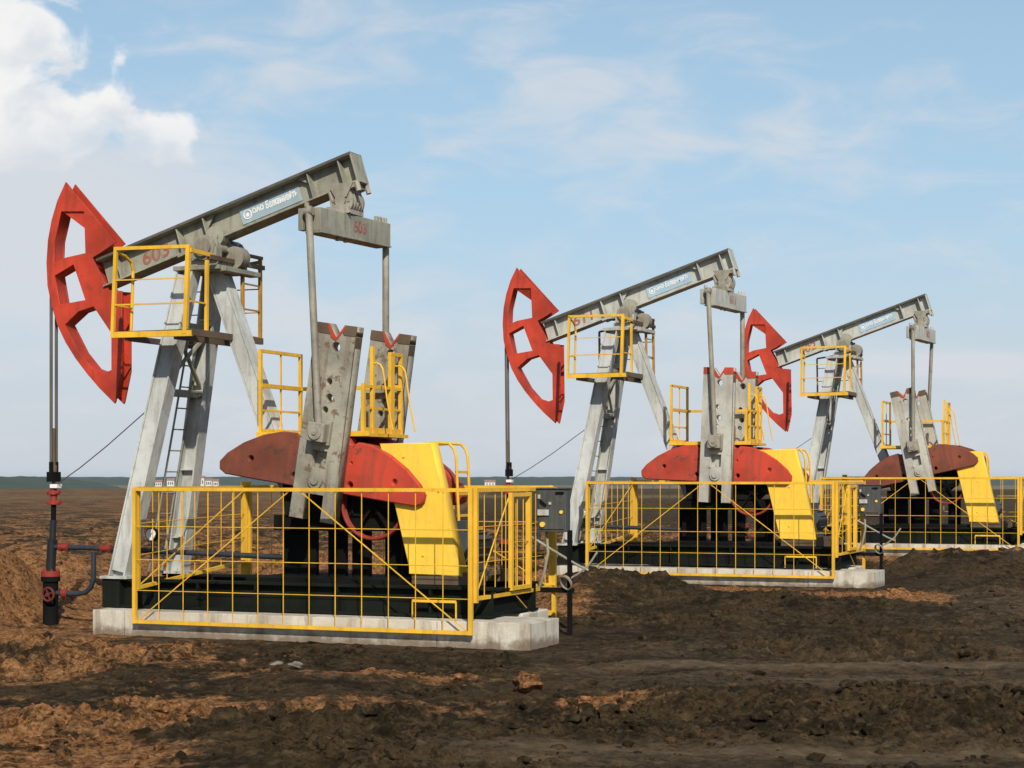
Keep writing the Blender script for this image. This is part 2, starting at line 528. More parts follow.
    zone = np.maximum(zone, 0.40 * np.exp(-((y - 14.9) / 0.5) ** 2) * sstep(x, 2.4, 0.9))
    cn2 = fbm(x, y, 0.5, 4, 64)
    clay = np.clip(zone + (0.95 * cn + 0.5 * cn2) * sstep(zone, 0.1, 0.4) + 0.35 * np.clip(clay_h, 0, 1) * (zone > 0.05), 0, 1)
    clay = clay * (1 - 0.6 * lane3) + 0.10 * (lump - 0.1) * (zone > 0.05)
    clay = np.clip(clay, 0, 1)
    # the pads are dug flat
    for i in range(3):
        u, v = pump_uv(x, y, i)
        m = sstep(np.abs(u - 0.05), 4.2, 3.1) * sstep(v, -3.6 if i == 1 else -2.4, -1.6) * sstep(v, 2.4, 1.5)
        if i == 1:
            m = m * sstep(u + 0.9 * np.clip(-1.2 - v, 0, 3) * 0, -2.6, -1.2)
        h = h * (1 - m) + m * (-0.015 + 0.02 * fine + (-0.035, 0.02, 0.10)[i])
        mw = np.exp(-(((u + 4.25) / 0.48) ** 2 + ((v + 0.4) / 0.8) ** 2))
        h = h * (1 - mw) + mw * (-0.10 + 0.03 * lump)
    # dry grass strips on the plain, then the land drops into a valley
    strip = np.exp(-((y - 178 - 18 * fbm(x, y * 0.1, 120, 3, 5)) / 14.0) ** 2) * sstep(fbm(x, y * 0.05, 9, 4, 41), -0.25, 0.2) * 0.8
    strip = strip + 0.12 * np.exp(-((y - 262) / 16.0) ** 2) + 0.05 * sstep(y, 60, 110)
    drop = sstep(y, 300, 700)
    rise = sstep(y, 1500, 2250)
    h = h * (1 - drop) - (24 - 15 * rise) * drop + 0.15 * fbm(x, y, 40, 3, 3) * sstep(y, 60, 100)
    dry = np.clip(strip + 0.8 * drop, 0, 1)
    return h, clay, pale, dry

def axis_steps(lim, s0, grow, flat):
    out, p, s = [0.0], 0.0, s0
    while p < lim:
        if p > flat:
            s *= grow
        p += s
        out.append(p)
    return np.array(out)

half = axis_steps(7000, 0.045, 1.026, 6.2)
xs = np.concatenate([-half[:0:-1], half]) 
ys = [-400, -200, -100, -50, -25, -12, -4, 2, 5, 7.5]
y = 9.0
while y < 7500:
    ys.append(y)
    y += max(0.034, 0.0032 * y) if y < 55 else 0.0032 * 55 * (1.03 ** (math.log(y / 55) / math.log(1.03) * 1.35))
ys = np.array(ys)
GX, GY = np.meshgrid(xs, ys)
hh, clay, pale, dry = ground_fields(GX.ravel(), GY.ravel())
nx, ny = len(xs), len(ys)
print('ground grid', nx, ny, nx * ny)
co = np.stack([GX.ravel(), GY.ravel(), hh], 1).astype(np.float32)
idx = np.arange(nx * ny).reshape(ny, nx)
quads = np.stack([idx[:-1, :-1], idx[:-1, 1:], idx[1:, 1:], idx[1:, :-1]], -1).reshape(-1, 4).astype(np.int32)

def np_mesh(name, co, faces, attrs, mat, smooth=True):
    me = bpy.data.meshes.new(name)
    k = faces.shape[1]
    me.vertices.add(len(co))
    me.vertices.foreach_set('co', co.ravel().astype(np.float32))
    me.loops.add(faces.size)
    me.loops.foreach_set('vertex_index', faces.ravel().astype(np.int32))
    me.polygons.add(len(faces))
    me.polygons.foreach_set('loop_start', np.arange(0, faces.size, k, dtype=np.int32))
    me.polygons.foreach_set('use_smooth', np.full(len(faces), smooth, dtype=bool))
    for n, a in attrs.items():
        at = me.attributes.new(n, 'FLOAT', 'POINT')
        at.data.foreach_set('value', a.astype(np.float32))
    me.materials.append(mat)
    me.update()
    me.validate()
    o = bpy.data.objects.new(name, me)
    col.objects.link(o)
    return o

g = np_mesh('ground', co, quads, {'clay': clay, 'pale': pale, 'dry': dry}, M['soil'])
tag(g, 'churned dark soil with orange clay patches', 'ground', kind='structure')

# loose clods lying on the soil, too many to count
def clods():
    rng = np.random.default_rng(11)
    vs = []
    for sub in (1, 1, 1, 1, 1):
        b = bmesh.new()
        bmesh.ops.create_icosphere(b, subdivisions=sub, radius=1)
        v = np.array([p.co[:] for p in b.verts])
        f = np.array([[q.index for q in p.verts] for p in b.faces])
        b.free()
        v = v * (1 + rng.uniform(-0.34, 0.30, (len(v), 1))) * rng.uniform(0.75, 1.25, (1, 3))
        vs.append((v, f))
    n = 60000
    d = 11.0 * (62 / 11.0) ** (rng.random(n) ** 1.15)
    x = (rng.random(n) * 2 - 1) * d * 0.36
    h, c, p, dr = ground_fields(x, d)
    rough = sstep(fbm(x, d, 1.4, 4, 88), 0.02, 0.34) * (1 - 0.92 * p)
    band = sstep(x, -0.6, 0.6) * np.exp(-((d - 14.0) / 1.1) ** 2)
    keep = rng.random(n) < (0.04 + 0.75 * rough + 0.45 * band) * (1 - 0.85 * p)
    for i in range(3):
        u, v = pump_uv(x, d, i)
        keep &= ~((np.abs(u) < 3.0) & (np.abs(v) < 1.35))
        keep &= ~((np.abs(u + 4.3) < 0.3) & (np.abs(v) < 0.3))
    x, d, h, c, p, dr = (a[keep] for a in (x, d, h, c, p, dr))
    n = len(x)
    size = 0.007 + 0.075 * rng.random(n) ** 7.0 + 0.0004 * d
    C, F, A = [], [], []
    off = 0
    for i in range(n):
        v, f = vs[i % 5]
        a = rng.random() * 6.283
        ca, sa = math.cos(a), math.sin(a)
        s = size[i] * np.array([1.0, rng.uniform(0.7, 1.2), rng.uniform(0.5, 0.85)])
        w = v * s
        w = np.stack([w[:, 0] * ca - w[:, 1] * sa, w[:, 0] * sa + w[:, 1] * ca, w[:, 2]], 1)
        w += (x[i], d[i], h[i] + size[i] * 0.12)
        C.append(w)
        F.append(f + off)
        A.append(np.full(len(v), min(1, max(0, c[i] + rng.uniform(-0.25, 0.22)))))
        off += len(v)
    C, F, A = np.concatenate(C), np.concatenate(F), np.concatenate(A)
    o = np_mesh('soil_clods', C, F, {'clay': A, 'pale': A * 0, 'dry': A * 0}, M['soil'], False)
    tag(o, 'loose clods of dark earth and orange clay strewn over the ground', 'clods', kind='stuff')
clods()

def ground_z(x, y):
    return float(ground_fields(np.array([x]), np.array([y]))[0][0])

def lump(name, x, y, s, mat, label, cat, flat=0.6, clayv=None, seed=1):
    rr = random.Random(seed)
    b = bmesh.new()
    bmesh.ops.create_icosphere(b, subdivisions=3, radius=1)
    ph = [rr.uniform(0, 6) for _ in range(6)]
    for v in b.verts:
        p = v.co
        k = 1 + 0.22 * math.sin(3 * p.x + ph[0]) * math.sin(2.6 * p.y + ph[1]) + 0.14 * math.sin(6.5 * p.z + ph[2] + 4 * p.x) + rr.uniform(-0.06, 0.06)
        v.co = Vector((p.x * s[0] * k, p.y * s[1] * k, p.z * s[2] * k))
    me = bpy.data.meshes.new(name)
    b.to_mesh(me); b.free()
    me.materials.append(mat)
    if clayv is not None:
        for n, val in (('clay', clayv), ('pale', 0), ('dry', 0)):
            at = me.attributes.new(n, 'FLOAT', 'POINT')
            at.data.foreach_set('value', np.full(len(me.vertices), val, dtype=np.float32))
    o = bpy.data.objects.new(name, me)
    col.objects.link(o)
    o.location = (x, y, ground_z(x, y) + s[2] * 0.45 + 0.025)
    o.rotation_euler = (0, 0, rr.uniform(0, 6))
    tag(o, label, cat)
    return o
def at(px, py):
    d = EYE * 1815 / (py - 478)
    return (px - 512) / 1815 * d, d
x_, y_ = at(277, 668)
lump('concrete_rubble', x_, y_, (0.075, 0.06, 0.04), M['stone'], 'left one of two pale grey rubble lumps on the soil before the slab', 'rubble', seed=3)
x_, y_ = at(296, 673)
lump('concrete_rubble', x_, y_, (0.08, 0.05, 0.03), M['stone'], 'flatter right one of two pale grey rubble lumps before the slab', 'rubble', seed=4)
x_, y_ = at(527, 693)
lump('clay_lump', x_, y_, (0.17, 0.10, 0.09), M['soil'], 'largest orange clay lump on the dark soil right of centre', 'clay lump', clayv=1.0, seed=5)
x_, y_ = at(166, 718)
lump('clay_lump', x_, y_, (0.10, 0.07, 0.06), M['soil'], 'orange clay lump on the clay patch at the left front', 'clay lump', clayv=1.0, seed=6)

# ------------------------------------------------------------------ far land
def forest(name, x0, x1, y0, y1, zb, zt, seed, label):
    nxx, nyy = 420, 26
    fx = np.linspace(x0, x1, nxx)
    fy = np.linspace(y0, y1, nyy)
    X, Y = np.meshgrid(fx, fy)
    X, Y = X.ravel(), Y.ravel()
    t = (Y - y0) / (y1 - y0)
    Z = zb + (zt - zb) * sstep(t, 0.0, 0.75) + 3.0 * fbm(X, Y, 900, 3, seed) + 5.5 * np.abs(fbm(X, Y, 70, 4, seed + 7, 0.7))
    edge = sstep(X, x0, x0 + 250) * sstep(X, x1, x1 - 250)
    Z = (zb - 10) + (Z - zb + 10) * edge
    Z[t <= 0] = zb - 10
    idx = np.arange(nxx * nyy).reshape(nyy, nxx)
    q = np.stack([idx[:-1, :-1], idx[:-1, 1:], idx[1:, 1:], idx[1:, :-1]], -1).reshape(-1, 4)
    o = np_mesh(name, np.stack([X, Y, Z], 1), q, {}, M['forest'])
    tag(o, label, 'forest', kind='stuff')
forest('forest', -900, -300, 1500, 2100, -22, 2.2, 3, 'dark green wood along the skyline at the far left')
forest('forest', -3000, 3200, 2300, 4300, -12, 2.6, 8, 'blue hazy wood along the whole horizon')

def house(x, y, w, d, h, label):
    z = -9.2
    r = empty('village_house', (x, y, z))
    tag(r, label, 'house', 'white village houses far behind the nearest pump')
    MB().box((-w / 2, -d / 2, 0), (w / 2, d / 2, h)).build('wall', M['wallwhite'], r)
    b = MB()
    bm = b.bm
    e = 0.5
    v = [bm.verts.new(p) for p in ((-w / 2 - e, -d / 2 - e, h), (w / 2 + e, -d / 2 - e, h), (w / 2 + e, d / 2 + e, h), (-w / 2 - e, d / 2 + e, h),
                                   (-w / 2 - e, 0, h + d * 0.4), (w / 2 + e, 0, h + d * 0.4))]
    for f in ((0, 1, 5, 4), (2, 3, 4, 5), (0, 4, 3), (1, 2, 5), (3, 2, 1, 0)):
        bm.faces.new([v[i] for i in f])
    b.build('roof', M['roofred'], r)
    for k in (-0.28, 0.0, 0.28):
        MB().box((k * w - 0.6, -d / 2 - 0.06, h * 0.35), (k * w + 0.6, -d / 2 - 0.01, h * 0.75)).build('window', M['dark'], r)
HL = ['far white house, leftmost of the village row left of the ladder', 'far low house second from the left in the village row',
      'far house seen between the two legs of the nearest pump', 'far white house just right of the far leg', 'far tall white house in the middle of the village row',
      'far white house second from the right in the village row', 'far white house, rightmost of the village row beside the counterweight',
      'lone far white building on the skyline right of the yellow guard']
for i, (px, w, hgt) in enumerate(((151, 6, 5), (159, 8, 6), (171, 9, 8), (193, 8, 7), (201, 9, 11), (209, 8, 8), (216, 7, 7), (490, 13, 6))):
    d_ = 2215 + 25 * (i % 3)
    house((px - 512) / 1815 * d_, d_, w, 7, hgt, HL[i])

# ------------------------------------------------------------------ pump jack
BA = math.atan2(5.60 - 4.49, 0.20 + 3.37)       # the beam's tilt
BD = Vector((math.cos(BA), 0, math.sin(BA)))
BN = Vector((-math.sin(BA), 0, math.cos(BA)))
BC = Vector((-1.75, 0, 4.4925 + (3.37 - 1.75) * math.tan(BA)))
EQ = Vector((0.06, 0.02, 4.90))
EQYAW = R(-5.0)
PIVOT = (0, 0, 1.82)

def bpt(s, n, v=0.0):
    p = BC + BD * s + BN * n
    return (p.x, v, p.z)

def make_pump():
    root = empty('pump_jack')
    # --- skid
    b = MB()
    for v in (-0.66, 0.66):
        b.ibeam((-2.95, v, 0.43), (2.25, v, 0.43), 0.35, 0.20, 0.03, 0.02)
    for u in (-2.85, -1.2, -0.45, 0.95, 2.15):
        b.ibeam((u, -0.65, 0.42), (u, 0.65, 0.42), 0.30, 0.16, 0.025, 0.02)
    for u in (-2.2, -1.6, -0.8, 0.3, 1.5):
        for v in (-0.66, 0.66):
            b.box((u - 0.012, v - 0.095, 0.285), (u + 0.012, v + 0.095, 0.575))
    b.box((-2.95, -0.78, 0.25), (-2.70, -0.54, 0.606))
    b.build('base_frame', M['base'], root)
    # --- samson post: two front legs
    for sgn in (-1, 1):
        p0, p1 = Vector((-2.77, 0.65 * sgn, 0.62)), Vector((-2.0, 0.30 * sgn, 4.44))
        L = MB().ibeam(p0, p1, 0.235, 0.20, 0.022, 0.02, (1, 0, 0))
        L.box((p0.x - 0.2, p0.y - 0.16, 0.607), (p0.x + 0.2, p0.y + 0.16, 0.64))
        # web cover plate on the outer side (boxed leg)
        d = (p1 - p0)
        off = Vector((0, 0.085 * sgn, 0))
        L.bar(p0 + off * 0.9 + d * 0.02, p1 + off * 0.9 - d * 0.02, 0.012, 0.19, (1, 0, 0))
        for t in (0.12, 0.35, 0.6, 0.85):
            c = p0 + d * t
            L.bar(c - Vector((0.095, 0, 0)), c + Vector((0.095, 0, 0)), 0.165, 0.014, (0, 0, 1))
        L.build('leg', M['leg'], root)
    st = MB().ibeam((-0.58, 0, 1.36), (-1.76, 0, 4.42), 0.22, 0.22, 0.02, 0.02, (1, 0, 0))
    st.bar((-0.58, -0.09, 1.36), (-1.76, -0.09, 4.42), 0.012, 0.17, (1, 0, 0))
    st.build('back_strut', M['leg'], root)
    def legp(sgn, z):
        t = (z - 0.62) / (4.44 - 0.62)
        return Vector((-2.77 + 0.77 * t, sgn * (0.65 - 0.35 * t), z))
    for z in (2.92, 3.75):
        MB().bar(legp(-1, z), legp(1, z), 0.09, 0.09).build('cross_brace', M['grey'], root)
    MB().bar(legp(-1, 3.0), legp(1, 3.7), 0.04, 0.04).bar(legp(1, 3.0), legp(-1, 3.7), 0.04, 0.04).build('diagonal_brace', M['grey'], root)
    ld = MB()
    def ladp(v, z):
        return Vector((-2.86 + 0.77 * (z - 0.62) / 3.82, v, z))
    for v in (0.10, 0.40):
        ld.tube([ladp(v * (1 - 0.1 * (z > 2)), z) for z in (0.62, 3.62)], 0.014, 6)
    z = 0.85
    while z < 3.6:
        ld.tube([ladp(0.10, z), ladp(0.40, z)], 0.010, 6)
        z += 0.27
    ld.build('ladder', M['grey'], root)
    # --- head of the post and centre bearing
    cp = MB().box((-2.16, -0.42, 4.42), (-1.50, 0.42, 4.475))
    cp.box((-2.0, -0.30, 4.475), (-1.52, 0.30, 4.56))
    cp.box((-1.60, -0.36, 4.40), (-1.44, 0.50, 4.46))
    for v in (-0.30, 0.30):
        cp.box((-1.93, v - 0.07, 4.56), (-1.57, v + 0.07, 4.70))
    cp.build('post_cap', M['grey'], root, bevel=0.006)
    br = MB().cyl((-1.75, -0.42, 4.70), (-1.75, 0.42, 4.70), 0.115, 20)
    for v in (-0.30, 0.30):
        br.cyl((-1.75, v - 0.08, 4.70), (-1.75, v + 0.08, 4.70), 0.155, 20)
    for v in (-0.30, 0.30):
        for du in (-0.14, 0.14):
            br.cyl((-1.75 + du, v, 4.68), (-1.75 + du, v, 4.80), 0.022, 8)
    br.cyl((-1.51, -0.05, 4.60), (-1.51, 0.12, 4.60), 0.14, 16)
    br.build('centre_bearing', M['steel'], root, True)
    # --- walking beam
    wb = MB()
    wb.ibeam(bpt(-1.76, 0), bpt(2.04, 0), 0.37, 0.30, 0.022, 0.016, BN)
    for s in (-0.53, -0.13, 1.42):
        for v in (-1, 1):
            wb.bar(bpt(s, -0.163, v * 0.072), bpt(s, 0.163, v * 0.072), 0.014, 0.128, (0, 1, 0))
    for v in (-1, 1):
        wb.bar(bpt(-1.5, -0.163, v * 0.06), bpt(-1.5, 0.163, v * 0.06), 0.014, 0.10, (0, 1, 0))
        wb.bar(bpt(1.86, -0.163, v * 0.072), bpt(1.86, 0.163, v * 0.072), 0.014, 0.128, (0, 1, 0))
    wb.bar(bpt(2.041, 0), bpt(2.062, 0), 0.30, 0.372, BN)
    # doubler plates over the bearing and lifting lugs
    for v in (-1, 1):
        wb.bar(bpt(-0.51, -0.02, v * 0.012), bpt(-0.15, -0.02, v * 0.012), 0.01, 0.26, BN)
        wb.plate([[ (bpt(1.22, 0.165)[0], bpt(1.22, 0.165)[2]), (bpt(1.41, 0.165)[0], bpt(1.41, 0.165)[2]),
                    (bpt(1.41, 0.03)[0], bpt(1.41, 0.03)[2]) ]], v * 0.06 - 0.007, v * 0.06 + 0.007)
        wb.plate([[ (bpt(-0.12, 0.165)[0], bpt(-0.12, 0.165)[2]), (bpt(0.03, 0.165)[0], bpt(0.03, 0.165)[2]),
                    (bpt(-0.12, 0.02)[0], bpt(-0.12, 0.02)[2]) ]], v * 0.06 - 0.007, v * 0.06 + 0.007)
    wb.bar(bpt(-0.60, -0.196), bpt(0.02, -0.196), 0.30, 0.025, BN)
    beam = wb.build('walking_beam', M['grey'], root, bevel=0.004)
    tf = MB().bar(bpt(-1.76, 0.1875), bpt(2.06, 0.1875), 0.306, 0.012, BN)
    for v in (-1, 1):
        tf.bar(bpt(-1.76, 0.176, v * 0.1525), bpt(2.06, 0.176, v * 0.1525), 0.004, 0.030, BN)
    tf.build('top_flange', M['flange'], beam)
    # saddle under the beam
    MB().plate([[ (bpt(-0.50, -0.212)[0], bpt(-0.50, -0.212)[2]), (bpt(0.02, -0.212)[0], bpt(0.02, -0.212)[2]), (-1.58, 4.66), (-1.94, 4.66)]], -0.2, 0.2
                ).build('saddle', M['grey'], root)
    fl = MB().cyl((-1.72, -0.165, 4.86), (-1.72, -0.025, 4.86), 0.13, 20)
    fl.cyl((-1.72, -0.19, 4.86), (-1.72, -0.16, 4.86), 0.06, 14)
    fl.build('bearing_cover', M['grey'], beam, True)
    sk = MB()
    sk.bar(bpt(0.34, 0.0, -0.0155), bpt(1.22, 0.0, -0.0155), 0.006, 0.20, BN)
    stk = sk.build('sticker', M['sticker'], beam)
    lg = MB().ring(bpt(0.44, 0.0, -0.0195), (0, 1, 0), 0.055, 0.008, 20)
    lg.cyl(bpt(0.44, 0.0, -0.021), bpt(0.44, 0.0, -0.0185), 0.026, 12)
    lg.build('logo', M['letters'], stk)
    # --- horse head
    outer = [(-3.978, 5.676), (-4.103, 5.451), (-4.196, 5.197), (-4.252, 4.94), (-4.274, 4.656), (-4.259, 4.356), (-4.196, 4.094), (-4.103, 3.832),
             (-3.978, 3.608), (-3.824, 3.397), (-3.639, 3.187), (-3.455, 3.004), (-3.228, 2.808), (-3.215, 2.83), (-3.122, 3.214), (-3.122, 4.235), (-3.319, 4.255),
             (-3.345, 4.29), (-3.57, 4.688), (-3.455, 4.734), (-3.212, 4.868)]
    h1 = [(-4.045, 5.307), (-3.69, 5.286), (-3.67, 4.744), (-3.978, 4.700), (-4.165, 4.635), (-4.15, 4.93)]
    h2 = [(-4.150, 4.481), (-3.854, 4.611), (-3.67, 4.14), (-4.071, 4.093)]
    h3 = [(-3.994, 3.841), (-3.78, 4.0), (-3.547, 4.058), (-3.273, 3.703), (-3.273, 3.23), (-3.379, 3.194), (-3.578, 3.26), (-3.777, 3.474)]
    hd = MB()
    hd.plate([outer, h1, h2, h3], -0.115, -0.085, bevel=0.003)
    hd.plate([outer, h1, h2, h3], 0.085, 0.115, bevel=0.003)
    core = [(x + 0.05, z) for x, z in outer[:11]] + [(-3.46, 3.04), (-3.25, 2.87), (-3.25, 2.89), (-3.20, 3.22), (-3.20, 4.2), (-3.35, 4.22),
            (-3.40, 4.30), (-3.62, 4.69), (-3.52, 4.72), (-3.33, 4.82)]
    core[0] = (-3.97, 5.60)
    hd.plate([core, h1, h2, h3], -0.086, 0.086)
    arc = outer[:13]
    hd.build('horse_head', M['red'], root)
    bc = MB()
    for v in (-0.055, 0.055):
        pts = [(x + 0.026, v, z) for x, z in arc[1:6]] + [(-4.245, v, 4.2), (-4.245, v, 1.9)]
        bc.tube(pts, 0.021, 8)
    bc.build('bridle_cable', M['cable'], root, True)
    MB().box((-4.285, -0.10, 1.80), (-4.205, 0.10, 1.93)).cyl((-4.245, -0.055, 1.93), (-4.245, -0.055, 2.06), 0.03, 10).cyl(
        (-4.245, 0.055, 1.93), (-4.245, 0.055, 2.06), 0.03, 10).build('carrier_bar', M['black'], root)
    # --- equalizer
    q = MB().box((-0.10, -0.78, -0.14), (0.10, 0.82, 0.14))
    q.box((-0.115, -0.78, -0.16), (0.115, 0.82, -0.141))
    for v in (-0.80, 0.80):
        q.box((-0.17, v - 0.05, -0.13), (-0.103, v + 0.06, 0.13))
        q.cyl((-0.08, v, 0.141), (-0.08, v, 0.20), 0.03, 10)
    for v in (0.54, 0.62, 0.70, 0.76):
        q.cyl((0.06, v, 0.14), (0.06, v, 0.205), 0.024, 8)
    for v in (-0.3, -0.12):
        q.cyl((0.03, v, -0.20), (0.03, v, -0.16), 0.03, 8)
    eq = q.build('equalizer_bar', M['grey'], root, bevel=0.005, loc=EQ, rot=(0, 0, EQYAW))
    k = MB().cyl((0.05, -0.155, 5.20), (0.05, 0.155, 5.20), 0.135, 20)
    for v in (-0.14, -0.07, 0.0, 0.07, 0.14):
        k.cyl((0.05, v - 0.018, 5.20), (0.05, v + 0.018, 5.20), 0.158, 24)
    k.cyl((0.05, -0.20, 5.20), (0.05, 0.20, 5.20), 0.07, 18)
    for a_ in range(6):
        k.cyl((0.05 + 0.105 * math.cos(a_ * 1.047), -0.172, 5.20 + 0.105 * math.sin(a_ * 1.047)), (0.05 + 0.105 * math.cos(a_ * 1.047), 0.172, 5.20 + 0.105 * math.sin(a_ * 1.047)), 0.016, 8)
    k.box((-0.13, -0.20, 5.045), (0.17, 0.20, 5.13))
    k.plate([[(-0.14, 5.05), (0.20, 5.05), (0.10, 5.16), (0.0, 5.16)]], -0.20, -0.17)
    k.plate([[(-0.12, 5.41), (0.22, 5.41), (0.13, 5.24), (-0.02, 5.24)]], -0.19, -0.165)
    k.bar(bpt(1.72, -0.215), bpt(2.0, -0.215), 0.34, 0.05, BN)
    k.box((-0.09, -0.16, 5.28), (0.16, 0.16, 5.41))
    for s in (1.66, 2.03):
        for v in (-0.13, 0.13):
            k.cyl(bpt(s, -0.30, v), bpt(s, -0.18, v), 0.034, 8)
    k.build('equalizer_bearing', M['steel'], root, True)
    # --- service platform on the gear box
    sp = MB()
    sp.box((-0.90, -0.53, 2.34), (0.62, 0.53, 2.38))
    sp.bar((-0.90, -0.53, 2.375), (0.62, -0.53, 2.375), 0.035, 0.06)
    plat = sp.build('service_platform', M['yellow'], root)
    rl = MB()
    for v in (-0.5, 0.5):
        rl.bar((-0.87, v, 2.38), (-0.87, v, 3.40), 0.04)
    rl.bar((-0.87, 0, 2.38), (-0.87, 0, 3.38), 0.018)
    rl.bar((-0.87, -0.52, 3.39), (-0.87, 0.52, 3.39), 0.04)
    rl.bar((-0.87, -0.5, 2.97), (-0.87, 0.5, 2.97), 0.055, 0.05)
    rl.bar((-0.87, -0.5, 2.67), (-0.87, 0.5, 2.67), 0.025)
    rl.bar((-0.87, -0.52, 2.41), (-0.87, 0.52, 2.41), 0.03, 0.07)
    rl.bar((-0.87, 0.5, 2.97), (0.5, 0.5, 2.97), 0.045)
    rl.build('railing', M['yellow'], plat)
    rr = MB()
    u = 0.52
    for v, zt in ((-0.5, 2.97), (-0.26, 3.42), (0.23, 3.36), (0.28, 3.36), (0.52, 3.36)):
        rr.bar((u, v, 2.38), (u, v, zt), 0.045)
    rr.bar((u, 0.21, 3.36), (u, 0.54, 3.36), 0.045)
    rr.bar((u, -0.5, 2.94), (u, 0.52, 2.94), 0.035)
    rr.bar((u, -0.5, 2.68), (u, 0.52, 2.68), 0.025)
    rr.bar((u, -0.53, 2.41), (u, 0.54, 2.41), 0.03, 0.08)
    for v in (-0.26, 0.36):
        rr.tube([(u, v, 3.22)] + [(u + 0.06 + 0.09 * math.sin(t), v, 3.07 + 0.15 * math.cos(t)) for t in (0, 0.5, 1.0, 1.5)] +
                [(u + 0.20, v, 2.75), (u + 0.27, v, 2.42)], 0.011, 8)
    rr.build('railing', M['yellow'], plat)
    # --- gear box and its stand
    pd = MB()
    pd.box((-0.80, -0.30, 1.215), (0.90, 0.40, 1.40))
    for u0, u1 in ((-0.81, -0.365), (-0.197, 0.036), (0.131, 0.361), (0.575, 0.78)):
        pd.box((u0, -0.03, 0.62), (u1, 0.05, 1.215))
    for u0, u1 in ((-1.0, -0.62), (-0.38, -0.20), (0.62, 0.80)):
        pd.box((u0, 0.36, 0.62), (u1, 0.44, 1.215))
    pd.box((-1.0, -0.62, 0.606), (1.06, 0.58, 0.655))
    pd.build('pedestal', M['black'], root)
    gb = MB()
    gb.plate([[(-0.62, 1.40), (0.55, 1.40), (0.98, 1.75), (0.82, 2.02), (0.35, 2.06), (0.2, 2.2), (-0.25, 2.2), (-0.5, 2.05), (-0.66, 1.80)]], -0.33, 0.33, bevel=0.02)
    gb.box((-0.70, -0.35, 1.70), (1.02, 0.35, 1.74))
    for u in (-0.4, -0.1, 0.3, 0.6):
        gb.box((u - 0.012, -0.37, 1.42), (u + 0.012, 0.37, 2.0))
    gb.box((-0.1, -0.2, 2.2), (0.25, 0.2, 2.34))
    gb.cyl((0, -0.56, 1.82), (0, 0.56, 1.82), 0.13, 20)
    gb.cyl((0.68, -0.36, 1.58), (0.68, 0.36, 1.58), 0.10, 18)
    gb.build('gearbox', M['base'], root, bevel=0.01)
    # --- pulley, belt guard, motor
    pu = MB()
    for v in (-0.41, -0.35):
        pu.ring((0.60, v, 1.53), (0, 1, 0), 0.40, 0.022, 40)
    bw = pu.build('brake_wheel', M['wellred'], root, True)
    sk_ = MB()
    for k_ in range(5):
        a = k_ * 2 * math.pi / 5 + 0.3
        sk_.bar((0.60, -0.38, 1.53), (0.60 + 0.39 * math.cos(a), -0.38, 1.53 + 0.39 * math.sin(a)), 0.05, 0.03)
    sk_.build('wheel_spokes', M['black'], bw)
    og = [(0.747, 2.245), (1.397, 2.248), (1.513, 1.803), (1.78, 0.722), (1.139, 0.733), (0.931, 1.555)]
    bg = MB().plate([og], -0.50, -0.30, bevel=0.012)
    ig = [(1.135, 0.865), (1.60, 0.83), (1.70, 0.98), (1.775, 0.73), (1.135, 0.735)]
    for u_, z_ in ((1.30, 1.62), (1.50, 1.70), (1.05, 2.1), (1.30, 0.95)):
        bg.cyl((u_, -0.515, z_), (u_, -0.495, z_), 0.014, 8)
    bg.build('belt_guard', M['guard'], root)
    MB().plate([[(1.125, 0.735), (1.785, 0.725), (1.74, 0.92), (1.60, 0.80), (1.125, 0.86)]], -0.515, -0.495).build('guard_lip', M['guard'], root)
    mo = MB()
    mo.cyl((1.55, -0.10, 1.02), (1.55, 0.55, 1.02), 0.20, 24)
    for k_ in range(14):
        a = k_ * math.pi / 7
        mo.bar((1.55 + 0.21 * math.cos(a), 0.0, 1.02 + 0.21 * math.sin(a)), (1.55 + 0.21 * math.cos(a), 0.5, 1.02 + 0.21 * math.sin(a)), 0.012, 0.04,
               (math.cos(a), 0, math.sin(a)))
    mo.box((1.40, 0.05, 0.74), (1.70, 0.45, 0.86))
    mo.box((1.46, 0.10, 1.22), (1.64, 0.32, 1.34))
    mo.build('motor', M['motor'], root)
    ms = MB()
    for v in (-0.45, 0.50):
        ms.bar((1.15, v, 0.66), (2.05, v, 0.66), 0.09, 0.10)
        ms.bar((1.30, v, 0.70), (1.95, v, 0.74), 0.06, 0.05)
    for u_ in (1.25, 1.85):
        ms.bar((u_, -0.45, 0.72), (u_, 0.5, 0.72), 0.07, 0.05)
    ms.build('motor_rails', M['rust'], root)
    sh = MB()
    sh.bar((1.30, -0.80, 0.44), (1.85, -0.80, 0.44), 0.02, 0.03)
    for u_ in (1.30, 1.85):
        sh.bar((u_, -0.80, 0.25), (u_, -0.80, 0.44), 0.016)
    sh.build('toe_rail', M['yellow'], root)
    # --- access ladder with hooped handrail beside the guard
    al = MB()
    for v0 in (0.15, 0.50):
        al.tube([(1.50, v0, 0.62), (1.43, v0, 2.10), (1.40, v0, 2.20), (1.34, v0, 2.26), (1.22, v0, 2.27), (1.0, v0, 2.26)], 0.018, 8)
    for z in (0.9, 1.15, 1.4, 1.66, 1.92):
        al.bar((1.49 - 0.047 * (z - 0.62), 0.15, z), (1.49 - 0.047 * (z - 0.62), 0.50, z), 0.03)
    al.bar((1.55, 0.12, 1.24), (1.55, 0.53, 1.24), 0.14, 0.03)
    al.build('access_ladder', M['yellow'], root)
    # --- upper platform round the head of the post
    up = MB()
    for v0, v1 in ((-1.02, -0.62), (0.42, 0.66)):
        up.box((-2.62, v0, 3.60), (-1.52, v1, 3.625))
        up.bar((-2.62, v0, 3.60), (-1.50, v0, 3.60), 0.03, 0.07)
